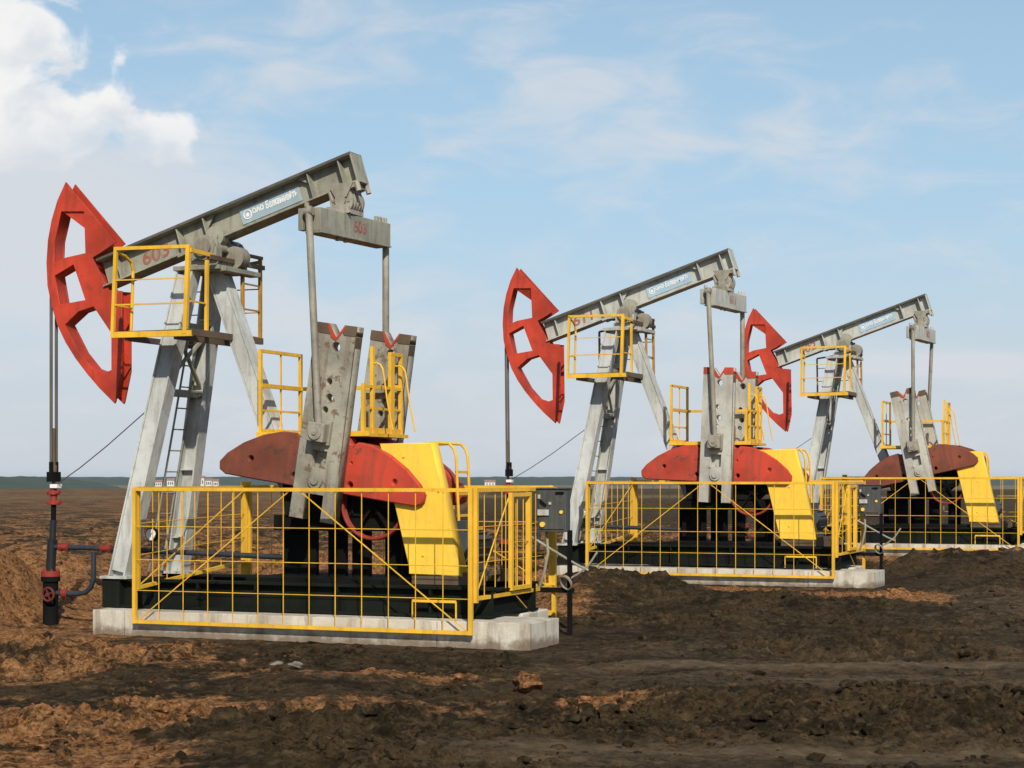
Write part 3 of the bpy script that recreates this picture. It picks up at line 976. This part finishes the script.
    up.bar((-1.52, -1.02, 3.60), (-1.52, 0.66, 3.60), 0.05, 0.08)
    up.bar((-2.45, -1.0, 3.555), (-2.45, 0.64, 3.555), 0.05, 0.07)
    up.bar((-1.75, -1.0, 3.555), (-1.75, 0.64, 3.555), 0.05, 0.07)
    upo = up.build('upper_platform', M['rust'], root)
    fr = MB()
    v = -1.02
    def fp(u, z):                                  # the front panel leans a little with its post
        return (u + (z - 3.62) * 0.045, v, z)
    for u, w in ((-2.63, 0.042), (-1.60, 0.05)):
        fr.bar(fp(u, 3.58), fp(u, 4.645), w)
    fr.bar(fp(-2.65, 4.645), fp(-1.58, 4.625), 0.042)
    fr.bar(fp(-2.65, 3.595), fp(-1.50, 3.585), 0.04, 0.07)
    fr.bar(fp(-2.63, 3.96), fp(-1.60, 3.95), 0.018)
    fr.bar(fp(-2.63, 4.26), fp(-1.60, 4.25), 0.014)
    # left end: hooped rail to the inner side
    fr.tube([(-2.58, -1.02, 4.60), (-2.60, -0.80, 4.58), (-2.61, -0.66, 4.52), (-2.62, -0.60, 4.42), (-2.65, -0.60, 3.62)], 0.02, 8)
    fr.bar((-2.63, -1.02, 3.96), (-2.63, -0.60, 3.96), 0.018)
    # right end
    fr.bar((-1.53, -0.66, 3.58), (-1.52, -0.66, 4.50), 0.04)
    fr.bar((-1.53, -1.02, 4.58), (-1.52, -0.55, 4.57), 0.035, 0.05)
    fr.bar((-1.53, -1.02, 3.97), (-1.53, -0.66, 3.97), 0.02)
    fr.bar((-1.53, -1.02, 3.595), (-1.53, -0.62, 3.595), 0.03, 0.07)
    fr.build('railing', M['yellow'], upo)
    bk = MB()
    for v0 in (0.18, 0.62):
        bk.bar((-1.52, v0, 3.60), (-1.52, v0, 4.66), 0.04)
    for z in (3.98, 4.30):
        bk.bar((-1.52, 0.18, z), (-1.52, 0.62, z), 0.02)
    bk.bar((-1.52, 0.18, 3.62), (-1.52, 0.64, 3.62), 0.03, 0.06)
    for z in (3.97, 4.27):
        bk.bar((-2.6, 0.64, z), (-1.52, 0.64, z), 0.014)
    for u in (-2.6, -2.3):
        bk.bar((u, 0.64, 3.6), (u, 0.64, 4.5), 0.035)
    bk.bar((-2.6, 0.64, 4.5), (-1.52, 0.64, 4.62), 0.035)
    bk.build('railing', M['ochre'], upo)
    tr = MB().bar((-1.52, -0.62, 4.545), (-1.52, 0.70, 4.545), 0.05, 0.055).bar((-1.52, 0.14, 4.665), (-1.52, 0.66, 4.665), 0.04, 0.04)
    tr.build('top_rail', M['rust'], upo)  # rust brown here paints in the shade on a yellow rail
    # --- cranks with counterweights and pins
    co_ = [(-0.27, 1.85), (-0.10, 1.85), (0.02, 1.70), (0.12, 1.85), (0.27, 1.85), (0.295, -0.47), (0.125, -0.47), (0.125, -0.16), (-0.115, -0.16),
           (-0.115, -0.47), (-0.295, -0.47)]
    holes = [circle((0.03, 1.59), 0.062), circle((0.0, 1.175), 0.045), circle((0.03, 0.985), 0.055), circle((-0.005, 0.84), 0.045),
             [(-0.10, 0.14), (0.10, 0.14), (0.10, 0.36), (-0.10, 0.36)]]
    for sgn in (-1, 1):
        va, vb = sgn * 0.585, sgn * 0.745
        cr = MB().plate([co_] + holes, min(va, vb), max(va, vb), bevel=0.006)
        vc0, vc1 = sgn * 0.59, sgn * 0.64
        cr.box((-0.099, min(vc0, vc1), 0.141), (0.099, max(vc0, vc1), 0.359))
        cr.cyl((0, sgn * 0.57, 0), (0, sgn * 0.775, 0), 0.095, 20)
        cr.cyl((0, sgn * 0.77, 0), (0, sgn * 0.80, 0), 0.05, 12)
        for q_ in (0.5, 0.9, 1.3):
            pass
        crank = cr.build('crank', M['crank'], root, loc=(PIVOT[0] + (0.07 if sgn > 0 else 0.02), sgn * 0.03 if sgn > 0 else 0.0, PIVOT[2]))
        ed = MB()
        ed.bar((0.288, sgn * 0.665, 0.10), (0.2735, sgn * 0.665, 1.735), 0.168, 0.008, (1, 0, 0))
        ed.build('crank_edge', M['rust'], crank)
        # end cap of the crank, another colour
        e0, e1 = sgn * 0.575, sgn * 0.752
        ce = MB()
        ce.plate([[(-0.275, 1.857), (-0.10, 1.857), (-0.048, 1.787), (-0.07, 1.73), (-0.277, 1.74)]], min(e0, e1), max(e0, e1))
        ce.plate([[(0.115, 1.857), (0.275, 1.857), (0.278, 1.74), (0.12, 1.735), (0.075, 1.79)]], min(e0, e1), max(e0, e1))
        ce.build('crank_end', M['rust'], crank)
        vn = MB().plate([[(-0.115, 1.853), (-0.095, 1.853), (0.02, 1.697), (0.115, 1.853), (0.135, 1.853), (0.09, 1.76), (0.05, 1.70), (0.02, 1.66), (-0.05, 1.70)]],
                        min(e0, e1) - 0.003, max(e0, e1) + 0.003)
        vn.build('crank_notch', M['cwred'], crank)
        wp = MB()
        w0, w1 = sgn * 0.746, sgn * 0.93
        wp.box((-0.11, min(w0, w1), 0.465), (0.11, max(w0, w1), 0.685))
        wp.cyl((0, sgn * 0.93, 0.565), (0, sgn * 0.95, 0.565), 0.085, 20)
        wp.cyl((0, sgn * 0.95, 0.565), (0, sgn * 0.965, 0.565), 0.03, 10)
        wp.box((-0.13, min(w0, sgn * 0.80), 0.43), (0.13, max(w0, sgn * 0.80), 0.72))
        wp.build('wrist_pin', M['steel'], crank, bevel=0.012)
        # two counterweight lobes
        lob = [(0.0, -0.11), (0.0, 0.53), (0.27, 0.53), (0.30, 0.47), (0.37, 0.46), (0.42, 0.50), (0.60, 0.49), (0.85, 0.415), (1.10, 0.285), (1.30, 0.13), (1.385, 0.02),
               (1.375, -0.06), (1.30, -0.105), (0.95, -0.11)]
        hl = [circle((0.98, 0.12), 0.045, 12), circle((0.38, 0.0), 0.05, 12), circle((0.36, 0.26), 0.025, 10)]
        c0, c1 = sgn * 0.375, sgn * 0.575
        for mir in (-1, 1):
            st_ = 0.955 if mir > 0 else 1.03
            ol = [(mir * x * st_, z) for x, z in lob]
            cw = MB().plate([ol] + [[(mir * x * st_, z) for x, z in c] for c in hl], min(c0, c1), max(c0, c1), bevel=0.014)
            cw.build('counterweight', M['cwred'], crank)
    # --- pitman arms: built hanging from their upper joint
    for sgn in (-1, 1):
        p = MB().tube([(0, 0, 0.16), (0, 0, -2.46)], 0.043, 12)
        p.box((-0.07, -0.07, -2.52), (0.07, 0.07, -2.38))
        p.cyl((0, -0.055, 0.10), (0, 0.055, 0.10), 0.05, 14)
        p.build('pitman_arm', M['steel'], root, True)
    return root

def kids(o, name):
    return [c for c in o.children if c.name.split('.')[0] == name]

def set_mat(o, m):
    o.material_slots[0].link = 'OBJECT'
    o.material_slots[0].material = m

def pose_pump(root, theta, cw_left, cw_right, tip, crank_mat, number, leg_mat=None):
    for c in kids(root, 'crank'):
        c.rotation_euler = (0, theta, 0)
        set_mat(c, crank_mat)
        for e in kids(c, 'crank_end'):
            set_mat(e, tip)
        for w in kids(c, 'counterweight'):
            left = sum(v.co.x for v in w.data.vertices) < 0
            m = cw_left if left else cw_right
            set_mat(w, m)
            if cw_left is not cw_right:
                w["label"] = 'dull brown counterweight lobe' if left else 'bright red counterweight lobe'
    arms = kids(root, 'pitman_arm')
    for sgn, p in zip((-1, 1), arms):
        top = Vector((root.get('lean', 0) * 4.9, 0, 0)) + EQ + Matrix.Rotation(EQYAW, 3, 'Z') @ Vector((0, sgn * 0.87, -0.02))
        pin = Vector((0.572 * math.sin(theta) + (0.07 if sgn > 0 else 0.03), sgn * 0.85, PIVOT[2] + 0.572 * math.cos(theta)))
        d = top - pin
        p.location = top
        p.rotation_euler = d.to_track_quat('Z', 'Y').to_euler()
        p.scale = (1, 1, d.length / 2.45)
    beam = kids(root, 'walking_beam')[0]
    if number != '603':
        for nm in ('walking_beam', 'equalizer_bar', 'post_cap'):
            for c in kids(root, nm):
                set_mat(c, M['grey_pale'])
        for c in kids(beam, 'sticker'):
            set_mat(c, M['bluefade'])
    mx = Matrix.Translation(bpt(-0.98, -0.01, -0.0115)) @ Matrix.Rotation(-BA, 4, 'Y') @ Matrix.Rotation(R(90), 4, 'X')
    text_mesh('number_marking', number, 0.25, M['mark'], mx, beam, 0.0015, 0.15, 0.42)
    eq = kids(root, 'equalizer_bar')[0]
    mx = Matrix.Translation((0.1015, 0.10, 0.0)) @ Matrix(((0, 0, 1, 0), (1, 0, 0, 0), (0, 1, 0, 0), (0, 0, 0, 1)))
    text_mesh('number_marking', number, 0.20, M['mark'], mx, eq, 0.0015, 0.0, 0.30)

pump = make_pump()
stk = [c for c in kids(kids(pump, 'walking_beam')[0], 'sticker')][0]
mx = Matrix.Translation(bpt(0.60, 0.012, -0.0205)) @ Matrix.Rotation(-BA, 4, 'Y') @ Matrix.Rotation(R(90), 4, 'X')
text_mesh('lettering', 'ОАО', 0.085, M['letters'], mx, stk, 0.0015, 0.0, 0.17)
mx = Matrix.Translation(bpt(0.94, 0.015, -0.0205)) @ Matrix.Rotation(-BA, 4, 'Y') @ Matrix.Rotation(R(90), 4, 'X')
text_mesh('lettering', 'Белкамнефть', 0.125, M['letters'], mx, stk, 0.0015, 0.2, 0.46)

pumps = [pump]
for i in (1, 2):
    pumps.append(copy_tree(pump))
LBL = ['nearest and largest pump jack, one brown and one red counterweight lobe, marked 603',
       'middle pump jack with red tipped upright cranks and two red counterweight lobes',
       'farthest and smallest pump jack, at the right, with backward leaning cranks and dull brown counterweights']
for i, (pj, (x, y)) in enumerate(zip(pumps, PUMPS)):
    du, dz, sx_, sz, lean = ((0, 0, 1, 1, 0), (0.0, 0.05, 0.985, 1.017, -0.012), (-0.07, 0.10, 0.985, 1.037, -0.017))[i]
    pj.location = (x + du * CA, y - du * SA, dz)
    pj.scale = (sx_, 1, sz)
    for c in pj.children:                # each rig settled on its footing in its own way
        if c.name.split('.')[0] in ('leg', 'back_strut', 'cross_brace', 'diagonal_brace', 'ladder', 'post_cap', 'centre_bearing', 'walking_beam', 'saddle',
                                    'horse_head', 'bridle_cable', 'equalizer_bearing', 'upper_platform'):
            c.rotation_euler.y = lean
        if c.name.split('.')[0] == 'equalizer_bar':
            c.location.x += lean * 4.9
    pj["lean"] = lean
    pj.rotation_euler = (0, 0, -YAW)
    tag(pj, LBL[i], 'pump jack', 'pump jacks in a row')
pose_pump(pumps[0], R(8.5), M['primer'], M['cwred'], M['rust'], M['crank'], '603')
pose_pump(pumps[1], R(2.0), M['cwred'], M['cwred'], M['cwred'], M['crank_pale'], '611')
pose_pump(pumps[2], R(-12.5), M['primer'], M['primer'], M['rust'], M['crank_pale'], '602')

# ------------------------------------------------------------------ slabs
def slab(u0, u1, v0, v1, z1, joints):
    b = MB()
    ed = [u0] + joints + [u1]
    for a, c in zip(ed[:-1], ed[1:]):
        b.box((a + 0.004, v0 + random.uniform(0, 0.012), -0.30), (c - 0.004, v1, z1 + random.uniform(-0.003, 0.003)))
    return b
for i, (x, y) in enumerate(PUMPS):
    nm = ('nearest', 'middle', 'farthest')[i]
    o = slab(-2.86, 2.88, -1.12, -0.20, 0.245, [-2.4, 1.75]).build('concrete_slab', M['concrete'], None, bevel=0.006, loc=(x, y, (0, 0.03, 0.11)[i]), rot=(0, 0, -YAW))
    tag(o, f'long pale concrete footing along the front of the {nm} pump jack', 'concrete slab', 'concrete footings')
    o = slab(-2.95, 2.25, 0.25, 1.12, 0.245, [-0.5]).build('concrete_slab', M['concrete'], None, bevel=0.02, loc=(x, y, (0, 0.03, 0.11)[i]), rot=(0, 0, -YAW))
    tag(o, f'rear concrete footing under the far side of the {nm} pump jack', 'concrete slab', 'concrete footings')

# ------------------------------------------------------------------ fence
def make_fence():
    root = empty('safety_fence')
    V0, V1, U = -1.19, 1.42, 2.2
    def panel(name, P, L, z0, z1, brace, n, rows, fw=0.046, post=True):
        fr = MB()
        a = [P(0, z0), P(L, z0), P(L, z1), P(0, z1)]
        e = fw / 2
        fr.bar(P(0, z0 - e), P(0, z1 + e), fw).bar(P(L, z0 - e), P(L, z1 + e), fw)
        fr.bar(P(e, z1), P(L - e, z1), fw * 0.98, fw * 0.9).bar(P(e, z0), P(L - e, z0), fw * 0.98, fw * 0.9)
        f = fr.build(name, M['yellow'], root)
        w = MB()
        for k in range(1, n):
            w.tube([P(L * k / n, z0), P(L * k / n, z1)], 0.0058, 5)
        for r_ in rows:
            w.tube([P(0, r_), P(L, r_)], 0.0052, 5)
        w.build('mesh_wires', M['yellow'], f)
        if brace:
            d = MB()
            for p0, p1 in brace:
                d.bar(p0, p1, 0.012)
            d.build('brace_rod', M['yellow'], f)
        return f
    zt = 1.715
    F = lambda s, z: (-U + s, V0, z)
    panel('front_panel', F, 2 * U, 0.125, zt, [(F(0.06, 0.15), F(2.10, 1.69)), (F(2.26, 1.69), F(4.34, 0.15))], 13, (0.50, 0.87, 1.27))
    Lf = lambda s, z: (-U + 0.004, V0 + 0.06 + s, z + 0.085 * s * (1.725 - z) / 1.2)
    panel('side_panel', Lf, V1 - V0 - 0.06, 0.53, zt + 0.01, [(Lf(0.05, 0.56), Lf(2.5, 1.68))], 8, (0.92, 1.30))
    Rt = lambda s, z: (U + 0.004, V0 + 0.06 + s, z)
    panel('side_panel', Rt, V1 - V0 - 0.06, 0.50, zt, [(Rt(0.1, 0.55), Rt(1.1, 1.68)), (Rt(1.2, 0.5), Rt(1.9, 0.15))], 8, (0.90, 1.30), 0.048)
    Gt = lambda s, z: (U + 0.035, -0.08 + s, z)
    panel('gate', Gt, 0.57, 0.56, zt - 0.06, None, 3, (1.1,), 0.05)
    Bk = lambda s, z: (-U + 0.06 + s, V1, z)
    panel('back_panel', Bk, 2 * U - 0.10, 0.52, zt + 0.02, [(Bk(0.06, 0.55), Bk(2.10, 1.69)), (Bk(2.2, 1.69), Bk(4.2, 0.55))], 13, (0.92, 1.30))
    ps = MB().bar((-U, V1 + 0.005, 0.22), (-U, V1 + 0.005, 1.80), 0.10)
    ps.build('corner_post', M['yellow'], root)
    MB().bar((U, V1 + 0.005, 0.05), (U, V1 + 0.005, 0.47), 0.05).build('corner_post', M['yellow'], root)
    MB().bar((U + 0.052, V0 + 0.03, 0.46), (U + 0.052, V0 + 0.03, 1.74), 0.045).build('corner_post', M['yellow'], root)
    low = MB().bar((1.55, V1, 0.17), (U, V1, 0.17), 0.05, 0.06)
    low.build('lower_rail', M['yellow'], root)
    return root
fence = make_fence()
fences = [fence, copy_tree(fence), copy_tree(fence)]
FL = ['nearest yellow wire mesh fence, in front of the pump marked 603', 'middle yellow wire mesh fence, round the pump with red tipped cranks',
      'farthest yellow wire mesh fence, cut by the right edge of the photo']
for i, f in enumerate(fences):
    f.location = (*PUMPS[i], (0, 0.05, 0.13)[i])
    f.rotation_euler = (0, 0, -YAW)
    tag(f, FL[i], 'fence', 'yellow safety fences')

# ------------------------------------------------------------------ wellhead
def make_wellhead():
    r = empty('wellhead')
    # the casing stands a hand's width off the rod line
    MB().cyl((-0.05, 0, -0.45), (-0.05, 0, 0.52), 0.10, 24).cyl((-0.05, 0, 0.50), (-0.05, 0, 0.56), 0.125, 24).build('casing', M['black'], r, True)
    f = MB().cyl((-0.05, 0, 0.565), (-0.05, 0, 0.635), 0.122, 24)
    for k in range(8):
        a = k * math.pi / 4
        f.cyl((0.10 * math.cos(a) - 0.05, 0.10 * math.sin(a), 0.54), (0.10 * math.cos(a) - 0.05, 0.10 * math.sin(a), 0.66), 0.013, 8)
    f.build('flange', M['wellred'], r, True)
    t = MB().cyl((-0.05, 0, 0.635), (-0.025, 0, 1.02), 0.062, 20).cyl((-0.025, 0, 1.02), (-0.02, 0, 1.05), 0.068, 20).cyl((-0.02, 0, 1.05), (-0.005, 0, 1.30), 0.044, 16)
    t.build('tubing_head', M['tubing'], r, True)
    MB().cyl((-0.005, 0, 1.30), (0, 0, 1.55), 0.034, 14).build('riser', M['black'], r, True)
    sb = MB().cyl((0, 0, 1.50), (0, 0, 1.72), 0.045, 16)
    sb.cyl((-0.095, 0, 1.53), (0.105, 0, 1.53), 0.030, 12).cyl((-0.08, -0.02, 1.66), (0.105, -0.02, 1.66), 0.030, 12)
    sb.cyl((0, 0, 1.505), (0, 0, 1.545), 0.082, 18).cyl((0, 0, 1.635), (0, 0, 1.68), 0.075, 18)
    sb.build('stuffing_box', M['wellred'], r, True)
    MB().box((-0.01, -0.07, 1.72), (0.10, 0.04, 1.77)).build('clamp', M['white'], r)
    MB().cyl((0, 0, 1.72), (0, 0, 2.50), 0.026, 10).cyl((0, 0, 1.93), (0, 0, 2.02), 0.045, 10).build('polished_rod', M['rust'], r, True)
    hw = MB().ring((0.03, -0.16, 0.34), (0, 1, 0), 0.085, 0.016, 28).cyl((0.0, -0.06, 0.34), (0.03, -0.18, 0.34), 0.028, 12)
    for k in range(4):
        a = k * math.pi / 2 + 0.4
        hw.bar((0.03, -0.16, 0.34), (0.03 + 0.085 * math.cos(a), -0.16, 0.34 + 0.085 * math.sin(a)), 0.02)
    hw.build('handwheel', M['valve'], r, True)
    pp = MB()
    pp.tube([(0.0, 0, 0.95), (0.62, 0, 0.945)], 0.034, 12)
    pp.tube([(0.0, 0, 0.35), (0.36, 0, 0.345), (0.50, 0, 0.37), (0.58, 0, 0.44), (0.62, 0, 0.56), (0.62, 0, 0.90)], 0.034, 12)
    pp.tube([(0.62, 0, 0.945), (3.6, 0.1, 0.86)], 0.034, 12)
    pp.build('flow_pipe', M['pipe'], r, True)
    for u0, u1, z in ((0.09, 0.24, 0.948), (0.74, 0.90, 0.94), (0.13, 0.21, 0.348)):
        k = MB().cyl((u0, 0, z), (u1, 0, z), 0.042, 14).cyl((u0 + 0.01, 0, z), (u0 + 0.035, 0, z), 0.056, 8).cyl((u1 - 0.035, 0, z), (u1 - 0.01, 0, z), 0.056, 8)
        k.build('coupling', M['wellred'], r, True)
    g_ = MB().cyl((1.53, -0.03, 0.90), (1.53, -0.03, 1.06), 0.014, 8).cyl((1.53, 0.0, 1.13), (1.53, -0.06, 1.13), 0.085, 24)
    ga = g_.build('pressure_gauge', M['black'], r, True)
    MB().cyl((1.53, -0.058, 1.13), (1.53, -0.066, 1.13), 0.072, 24).build('dial', M['white'], ga, True)
    MB().bar((1.53, -0.068, 1.13), (1.565, -0.068, 1.165), 0.008).bar((1.53, -0.068, 1.10), (1.53, -0.068, 1.13), 0.006).build('needle', M['black'], ga)
    gw = [Vector((0.08, -0.04, 1.77)), Vector((0.5, -0.13, 1.98)), Vector((1.0, -0.25, 2.26)), Vector((1.84, -0.44, 2.78))]
    MB().tube(gw, 0.007, 6).build('guy_wire', M['cable'], r)
    return r
well = make_wellhead()
wells = [well, copy_tree(well), copy_tree(well)]
WL = ['black and red wellhead with a red flange under the head of the nearest pump jack', 'wellhead under the head of the middle pump jack, mostly hidden by the dark cabinet',
      'wellhead under the head of the farthest pump jack, hidden behind the middle pump']
for i, w in enumerate(wells):
    x, y = PUMPS[i]
    w.location = (x - (4.245, 4.205, 4.29)[i] * CA, y + (4.245, 4.205, 4.29)[i] * SA, (0, 0.05, 0.1)[i])
    w.rotation_euler = (0, 0, -YAW)
    tag(w, WL[i], 'wellhead', 'wellheads of the pump jacks')

# ------------------------------------------------------------------ control cabinet
def make_cabinet():
    r = empty('control_cabinet')                       # placed at its post; u right, v away
    bx = MB().box((-0.38, -0.16, 1.20), (-0.01, 0.0, 1.73)).box((-0.395, -0.18, 1.715), (0.005, 0.015, 1.735))
    bx.box((-0.36, -0.176, 1.23), (-0.03, -0.161, 1.70))
    box = bx.build('cabinet_box', M['cabinet'], r, bevel=0.008)
    MB().cyl((-0.30, -0.178, 1.29), (-0.30, -0.20, 1.29), 0.032, 14).build('button', M['guard'], box, True, label='yellow round button')
    MB().cyl((-0.06, -0.178, 1.44), (-0.06, -0.195, 1.44), 0.022, 14).build('button', M['guard'], box, True, label='small yellow button')
    MB().box((-0.36, -0.20, 1.40), (-0.22, -0.177, 1.47)).build('nameplate', M['leg'], box)
    MB().box((-0.36, -0.192, 1.60), (-0.33, -0.177, 1.65)).build('switch', M['leg'], box)
    MB().box((-0.22, -0.192, 1.53), (-0.19, -0.177, 1.56)).build('switch', M['leg'], box)
    MB().bar((-0.33, -0.195, 1.58), (-0.25, -0.195, 1.52), 0.02).build('handle', M['black'], box)
    MB().box((-0.13, -0.195, 1.66), (-0.03, -0.177, 1.685)).build('latch', M['black'], box)
    po = MB().bar((0, -0.05, -0.35), (0, -0.05, 1.22), 0.05)
    po.bar((-0.62, 0, 0.49), (0.03, 0, 0.49), 0.05, 0.06)
    po.build('post', M['black'], r)
    cd = MB()
    cd.tube([(-0.62, -0.02, 1.20), (-0.30, -0.05, 1.02), (0.10, -0.05, 0.80), (0.24, -0.05, 0.74)], 0.016, 8)
    cd.tube([(-0.30, -0.05, 1.22), (-0.28, -0.05, 0.95), (-0.33, -0.05, 0.70), (-0.40, -0.03, 0.53)], 0.018, 8)
    cd.tube([(-0.02, -0.06, 0.62), (0.12, -0.06, 0.70), (0.24, -0.05, 0.80), (0.34, -0.02, 0.96)], 0.013, 8)
    cd.build('conduit', M['steel'], r, True)
    cl = MB()
    for k in range(3):
        cl.ring((-0.03, -0.065 - 0.022 * k, 0.60 - 0.008 * k), (0.5, 1, 0.5), 0.075 + 0.006 * k, 0.010, 24)
    cl.build('cable_coil', M['steel'], r, True)
    return r
cab = make_cabinet()
cabs = [cab, copy_tree(cab)]
CL = ['dark grey control cabinet on a black post right of the nearest fence', 'dark grey control cabinet on a black post right of the middle fence']
for i, c in enumerate(cabs):
    u, v = 2.62, 0.90
    c.location = (PUMPS[i][0] + u * CA + v * SA, PUMPS[i][1] - u * SA + v * CA, 0)
    c.rotation_euler = (0, 0, -YAW)
    tag(c, CL[i], 'control cabinet', 'control cabinets')

# ------------------------------------------------------------------ haze
hb = MB().box((-6500, -420, -30), (6500, 7400, 16))
hm = bpy.data.materials.new('air')
hm.use_nodes = True
n = hm.node_tree.nodes
n.clear()
out = n.new('ShaderNodeOutputMaterial')
pv = n.new('ShaderNodeVolumePrincipled')
pv.inputs['Color'].default_value = (0.62, 0.82, 1.0, 1)
pv.inputs['Density'].default_value = 0.000045
pv.inputs['Anisotropy'].default_value = 0.0
hm.node_tree.links.new(pv.outputs[0], out.inputs['Volume'])
hz = hb.build('haze', hm)
tag(hz, 'thin blue air over the far land', 'haze', kind='stuff')

# ------------------------------------------------------------------ sun, sky, camera
SUN_EL, SUN_AZ = R(36.5), R(171)               # azimuth clockwise from +Y: behind the camera, a little to its right
ld = Vector((math.sin(SUN_AZ) * math.cos(SUN_EL), math.cos(SUN_AZ) * math.cos(SUN_EL), math.sin(SUN_EL)))
sd = bpy.data.lights.new('sun', 'SUN')
sd.energy = 4.7
sd.angle = R(0.6)
sd.color = (1.0, 0.91, 0.78)
so = bpy.data.objects.new('sun', sd)
so.rotation_euler = ld.to_track_quat('Z', 'Y').to_euler()
so.location = ld * 60
col.objects.link(so)

w = bpy.data.worlds.new('World')
scene.world = w
w.use_nodes = True
nt = NT(w)
bg = nt.n['Background']
sky = nt.new('ShaderNodeTexSky', sky_type='NISHITA')
sky.sun_disc = False
sky.sun_elevation = SUN_EL
sky.sun_rotation = SUN_AZ
sky.air_density = 1.0
sky.dust_density = 0.6
sky.ozone_density = 2.0
STR = 0.095
dirv = nt.new('ShaderNodeTexCoord').outputs['Generated']
sx = nt.new('ShaderNodeSeparateXYZ')
nt.l.new(dirv, sx.inputs[0])
az = nt.math('ARCTAN2', sx.outputs[0], sx.outputs[1])
el = nt.math('ARCSINE', sx.outputs[2])
cv = nt.new('ShaderNodeCombineXYZ')
nt.l.new(az, cv.inputs[0]); nt.l.new(el, cv.inputs[1])
def gauss(a0, e0, ra, re):
    a = nt.math('DIVIDE', nt.math('SUBTRACT', az, a0), ra)
    e = nt.math('DIVIDE', nt.math('SUBTRACT', el, e0), re)
    d = nt.math('ADD', nt.math('MULTIPLY', a, a), nt.math('MULTIPLY', e, e))
    return nt.math('POWER', 2.718, nt.math('MULTIPLY', d, -1.0))
def pxaz(px): return math.atan((px - 512) / 1815)
def pyel(py): return math.atan((478 - py) / 1815)
def blob(px, py, rx, ry): return gauss(pxaz(px), pyel(py), rx / 1815, ry / 1815)
def add(*a):
    s = a[0]
    for t in a[1:]:
        s = nt.math('ADD', s, t)
    return s
# fair weather streaks
streak = nt.noise(nt.mapping(cv.outputs[0], (14, 38, 1)), 1.0, 8, 0.58, 0.6)
wide = nt.noise(nt.mapping(cv.outputs[0], (3.0, 9, 1), (3.1, 0.4, 0)), 1.0, 4, 0.5)
place = add(nt.math('MULTIPLY', blob(720, 145, 160, 38), 0.20), nt.math('MULTIPLY', blob(610, 100, 110, 35), 0.14), nt.math('MULTIPLY', blob(505, 55, 60, 26), 0.14),
            nt.math('MULTIPLY', blob(270, 60, 150, 40), 0.15), nt.math('MULTIPLY', blob(970, 368, 120, 12), 0.42), nt.math('MULTIPLY', blob(390, 330, 150, 40), 0.10),
            nt.math('MULTIPLY', blob(60, 235, 240, 95), 0.50), nt.math('MULTIPLY', blob(560, 430, 800, 70), 0.05))
sm = nt.ramp(add(streak, place, nt.math('MULTIPLY', nt.math('SUBTRACT', wide, 0.5), 0.45)), 0.45, 0.86)
# the towering cumulus at the upper left
cn = nt.noise(nt.mapping(cv.outputs[0], (30, 34, 1)), 1.0, 5, 0.50, 0.35)
cn2 = nt.noise(nt.mapping(cv.outputs[0], (30, 34, 1), (0.010, -0.40, 0)), 1.0, 4, 0.5, 0.3)
cum = nt.math('MAXIMUM', nt.math('MAXIMUM', blob(-30, 60, 120, 120), blob(45, 135, 95, 62)), nt.math('MULTIPLY', blob(140, 150, 62, 46), 0.80))
cum = nt.math('MAXIMUM', cum, nt.math('MULTIPLY', blob(-60, 10, 150, 80), 1.0))
cm = nt.ramp(nt.math('ADD', cum, nt.math('MULTIPLY', nt.math('SUBTRACT', cn, 0.5), 1.7)), 0.44, 0.70)
cm = nt.math('MULTIPLY', cm, nt.ramp(el, pyel(225), pyel(110)))
strat = nt.ramp(nt.math('ADD', nt.math('MULTIPLY', nt.math('MAXIMUM', blob(20, 235, 190, 95), nt.math('MULTIPLY', blob(140, 330, 260, 90), 0.55)), 1.0),
                        nt.math('MULTIPLY', nt.math('SUBTRACT', wide, 0.5), 0.9)), 0.10, 0.95)
low = nt.ramp(el, R(9.5), R(0.5))
veil = nt.ramp(el, R(34), R(8))
skyc = nt.new('ShaderNodeVectorMath', operation='SCALE')
nt.l.new(sky.outputs[0], skyc.inputs[0]); skyc.inputs['Scale'].default_value = STR
c = nt.mix(nt.math('MULTIPLY', veil, 0.66), skyc.outputs[0], (0.46, 0.68, 0.86))
c = nt.mix(nt.math('MULTIPLY', low, 0.85), c, (0.62, 0.65, 0.70))
c = nt.mix(nt.math('MULTIPLY', sm, 0.72), c, (0.70, 0.72, 0.76))
c = nt.mix(nt.math('MULTIPLY', strat, 0.90), c, (0.66, 0.70, 0.745))
cumc = nt.mix(nt.ramp(cn2, 0.32, 0.62), (0.70, 0.74, 0.79), (0.95, 0.93, 0.91))
c = nt.mix(nt.math('MULTIPLY', cm, 0.92), c, cumc)
nt.l.new(c, bg.inputs['Color'])
bg.inputs['Strength'].default_value = 1.0

cd = bpy.data.cameras.new('camera')
cd.sensor_width = 36
cd.lens = 36 * 1815 / 1024
cd.shift_y = (478 - 384) / 1024
cd.clip_start = 0.1
cd.clip_end = 30000
cam = bpy.data.objects.new('camera', cd)
cam.location = (0, 0, EYE)
cam.rotation_euler = (R(90), 0, 0)
col.objects.link(cam)
scene.camera = cam

vs = scene.view_settings
vs.view_transform = 'Standard'
vs.look = 'None'
vs.exposure = 0.0
vs.gamma = 1.0
scene.cycles.volume_bounces = 0
scene.cycles.max_bounces = 6
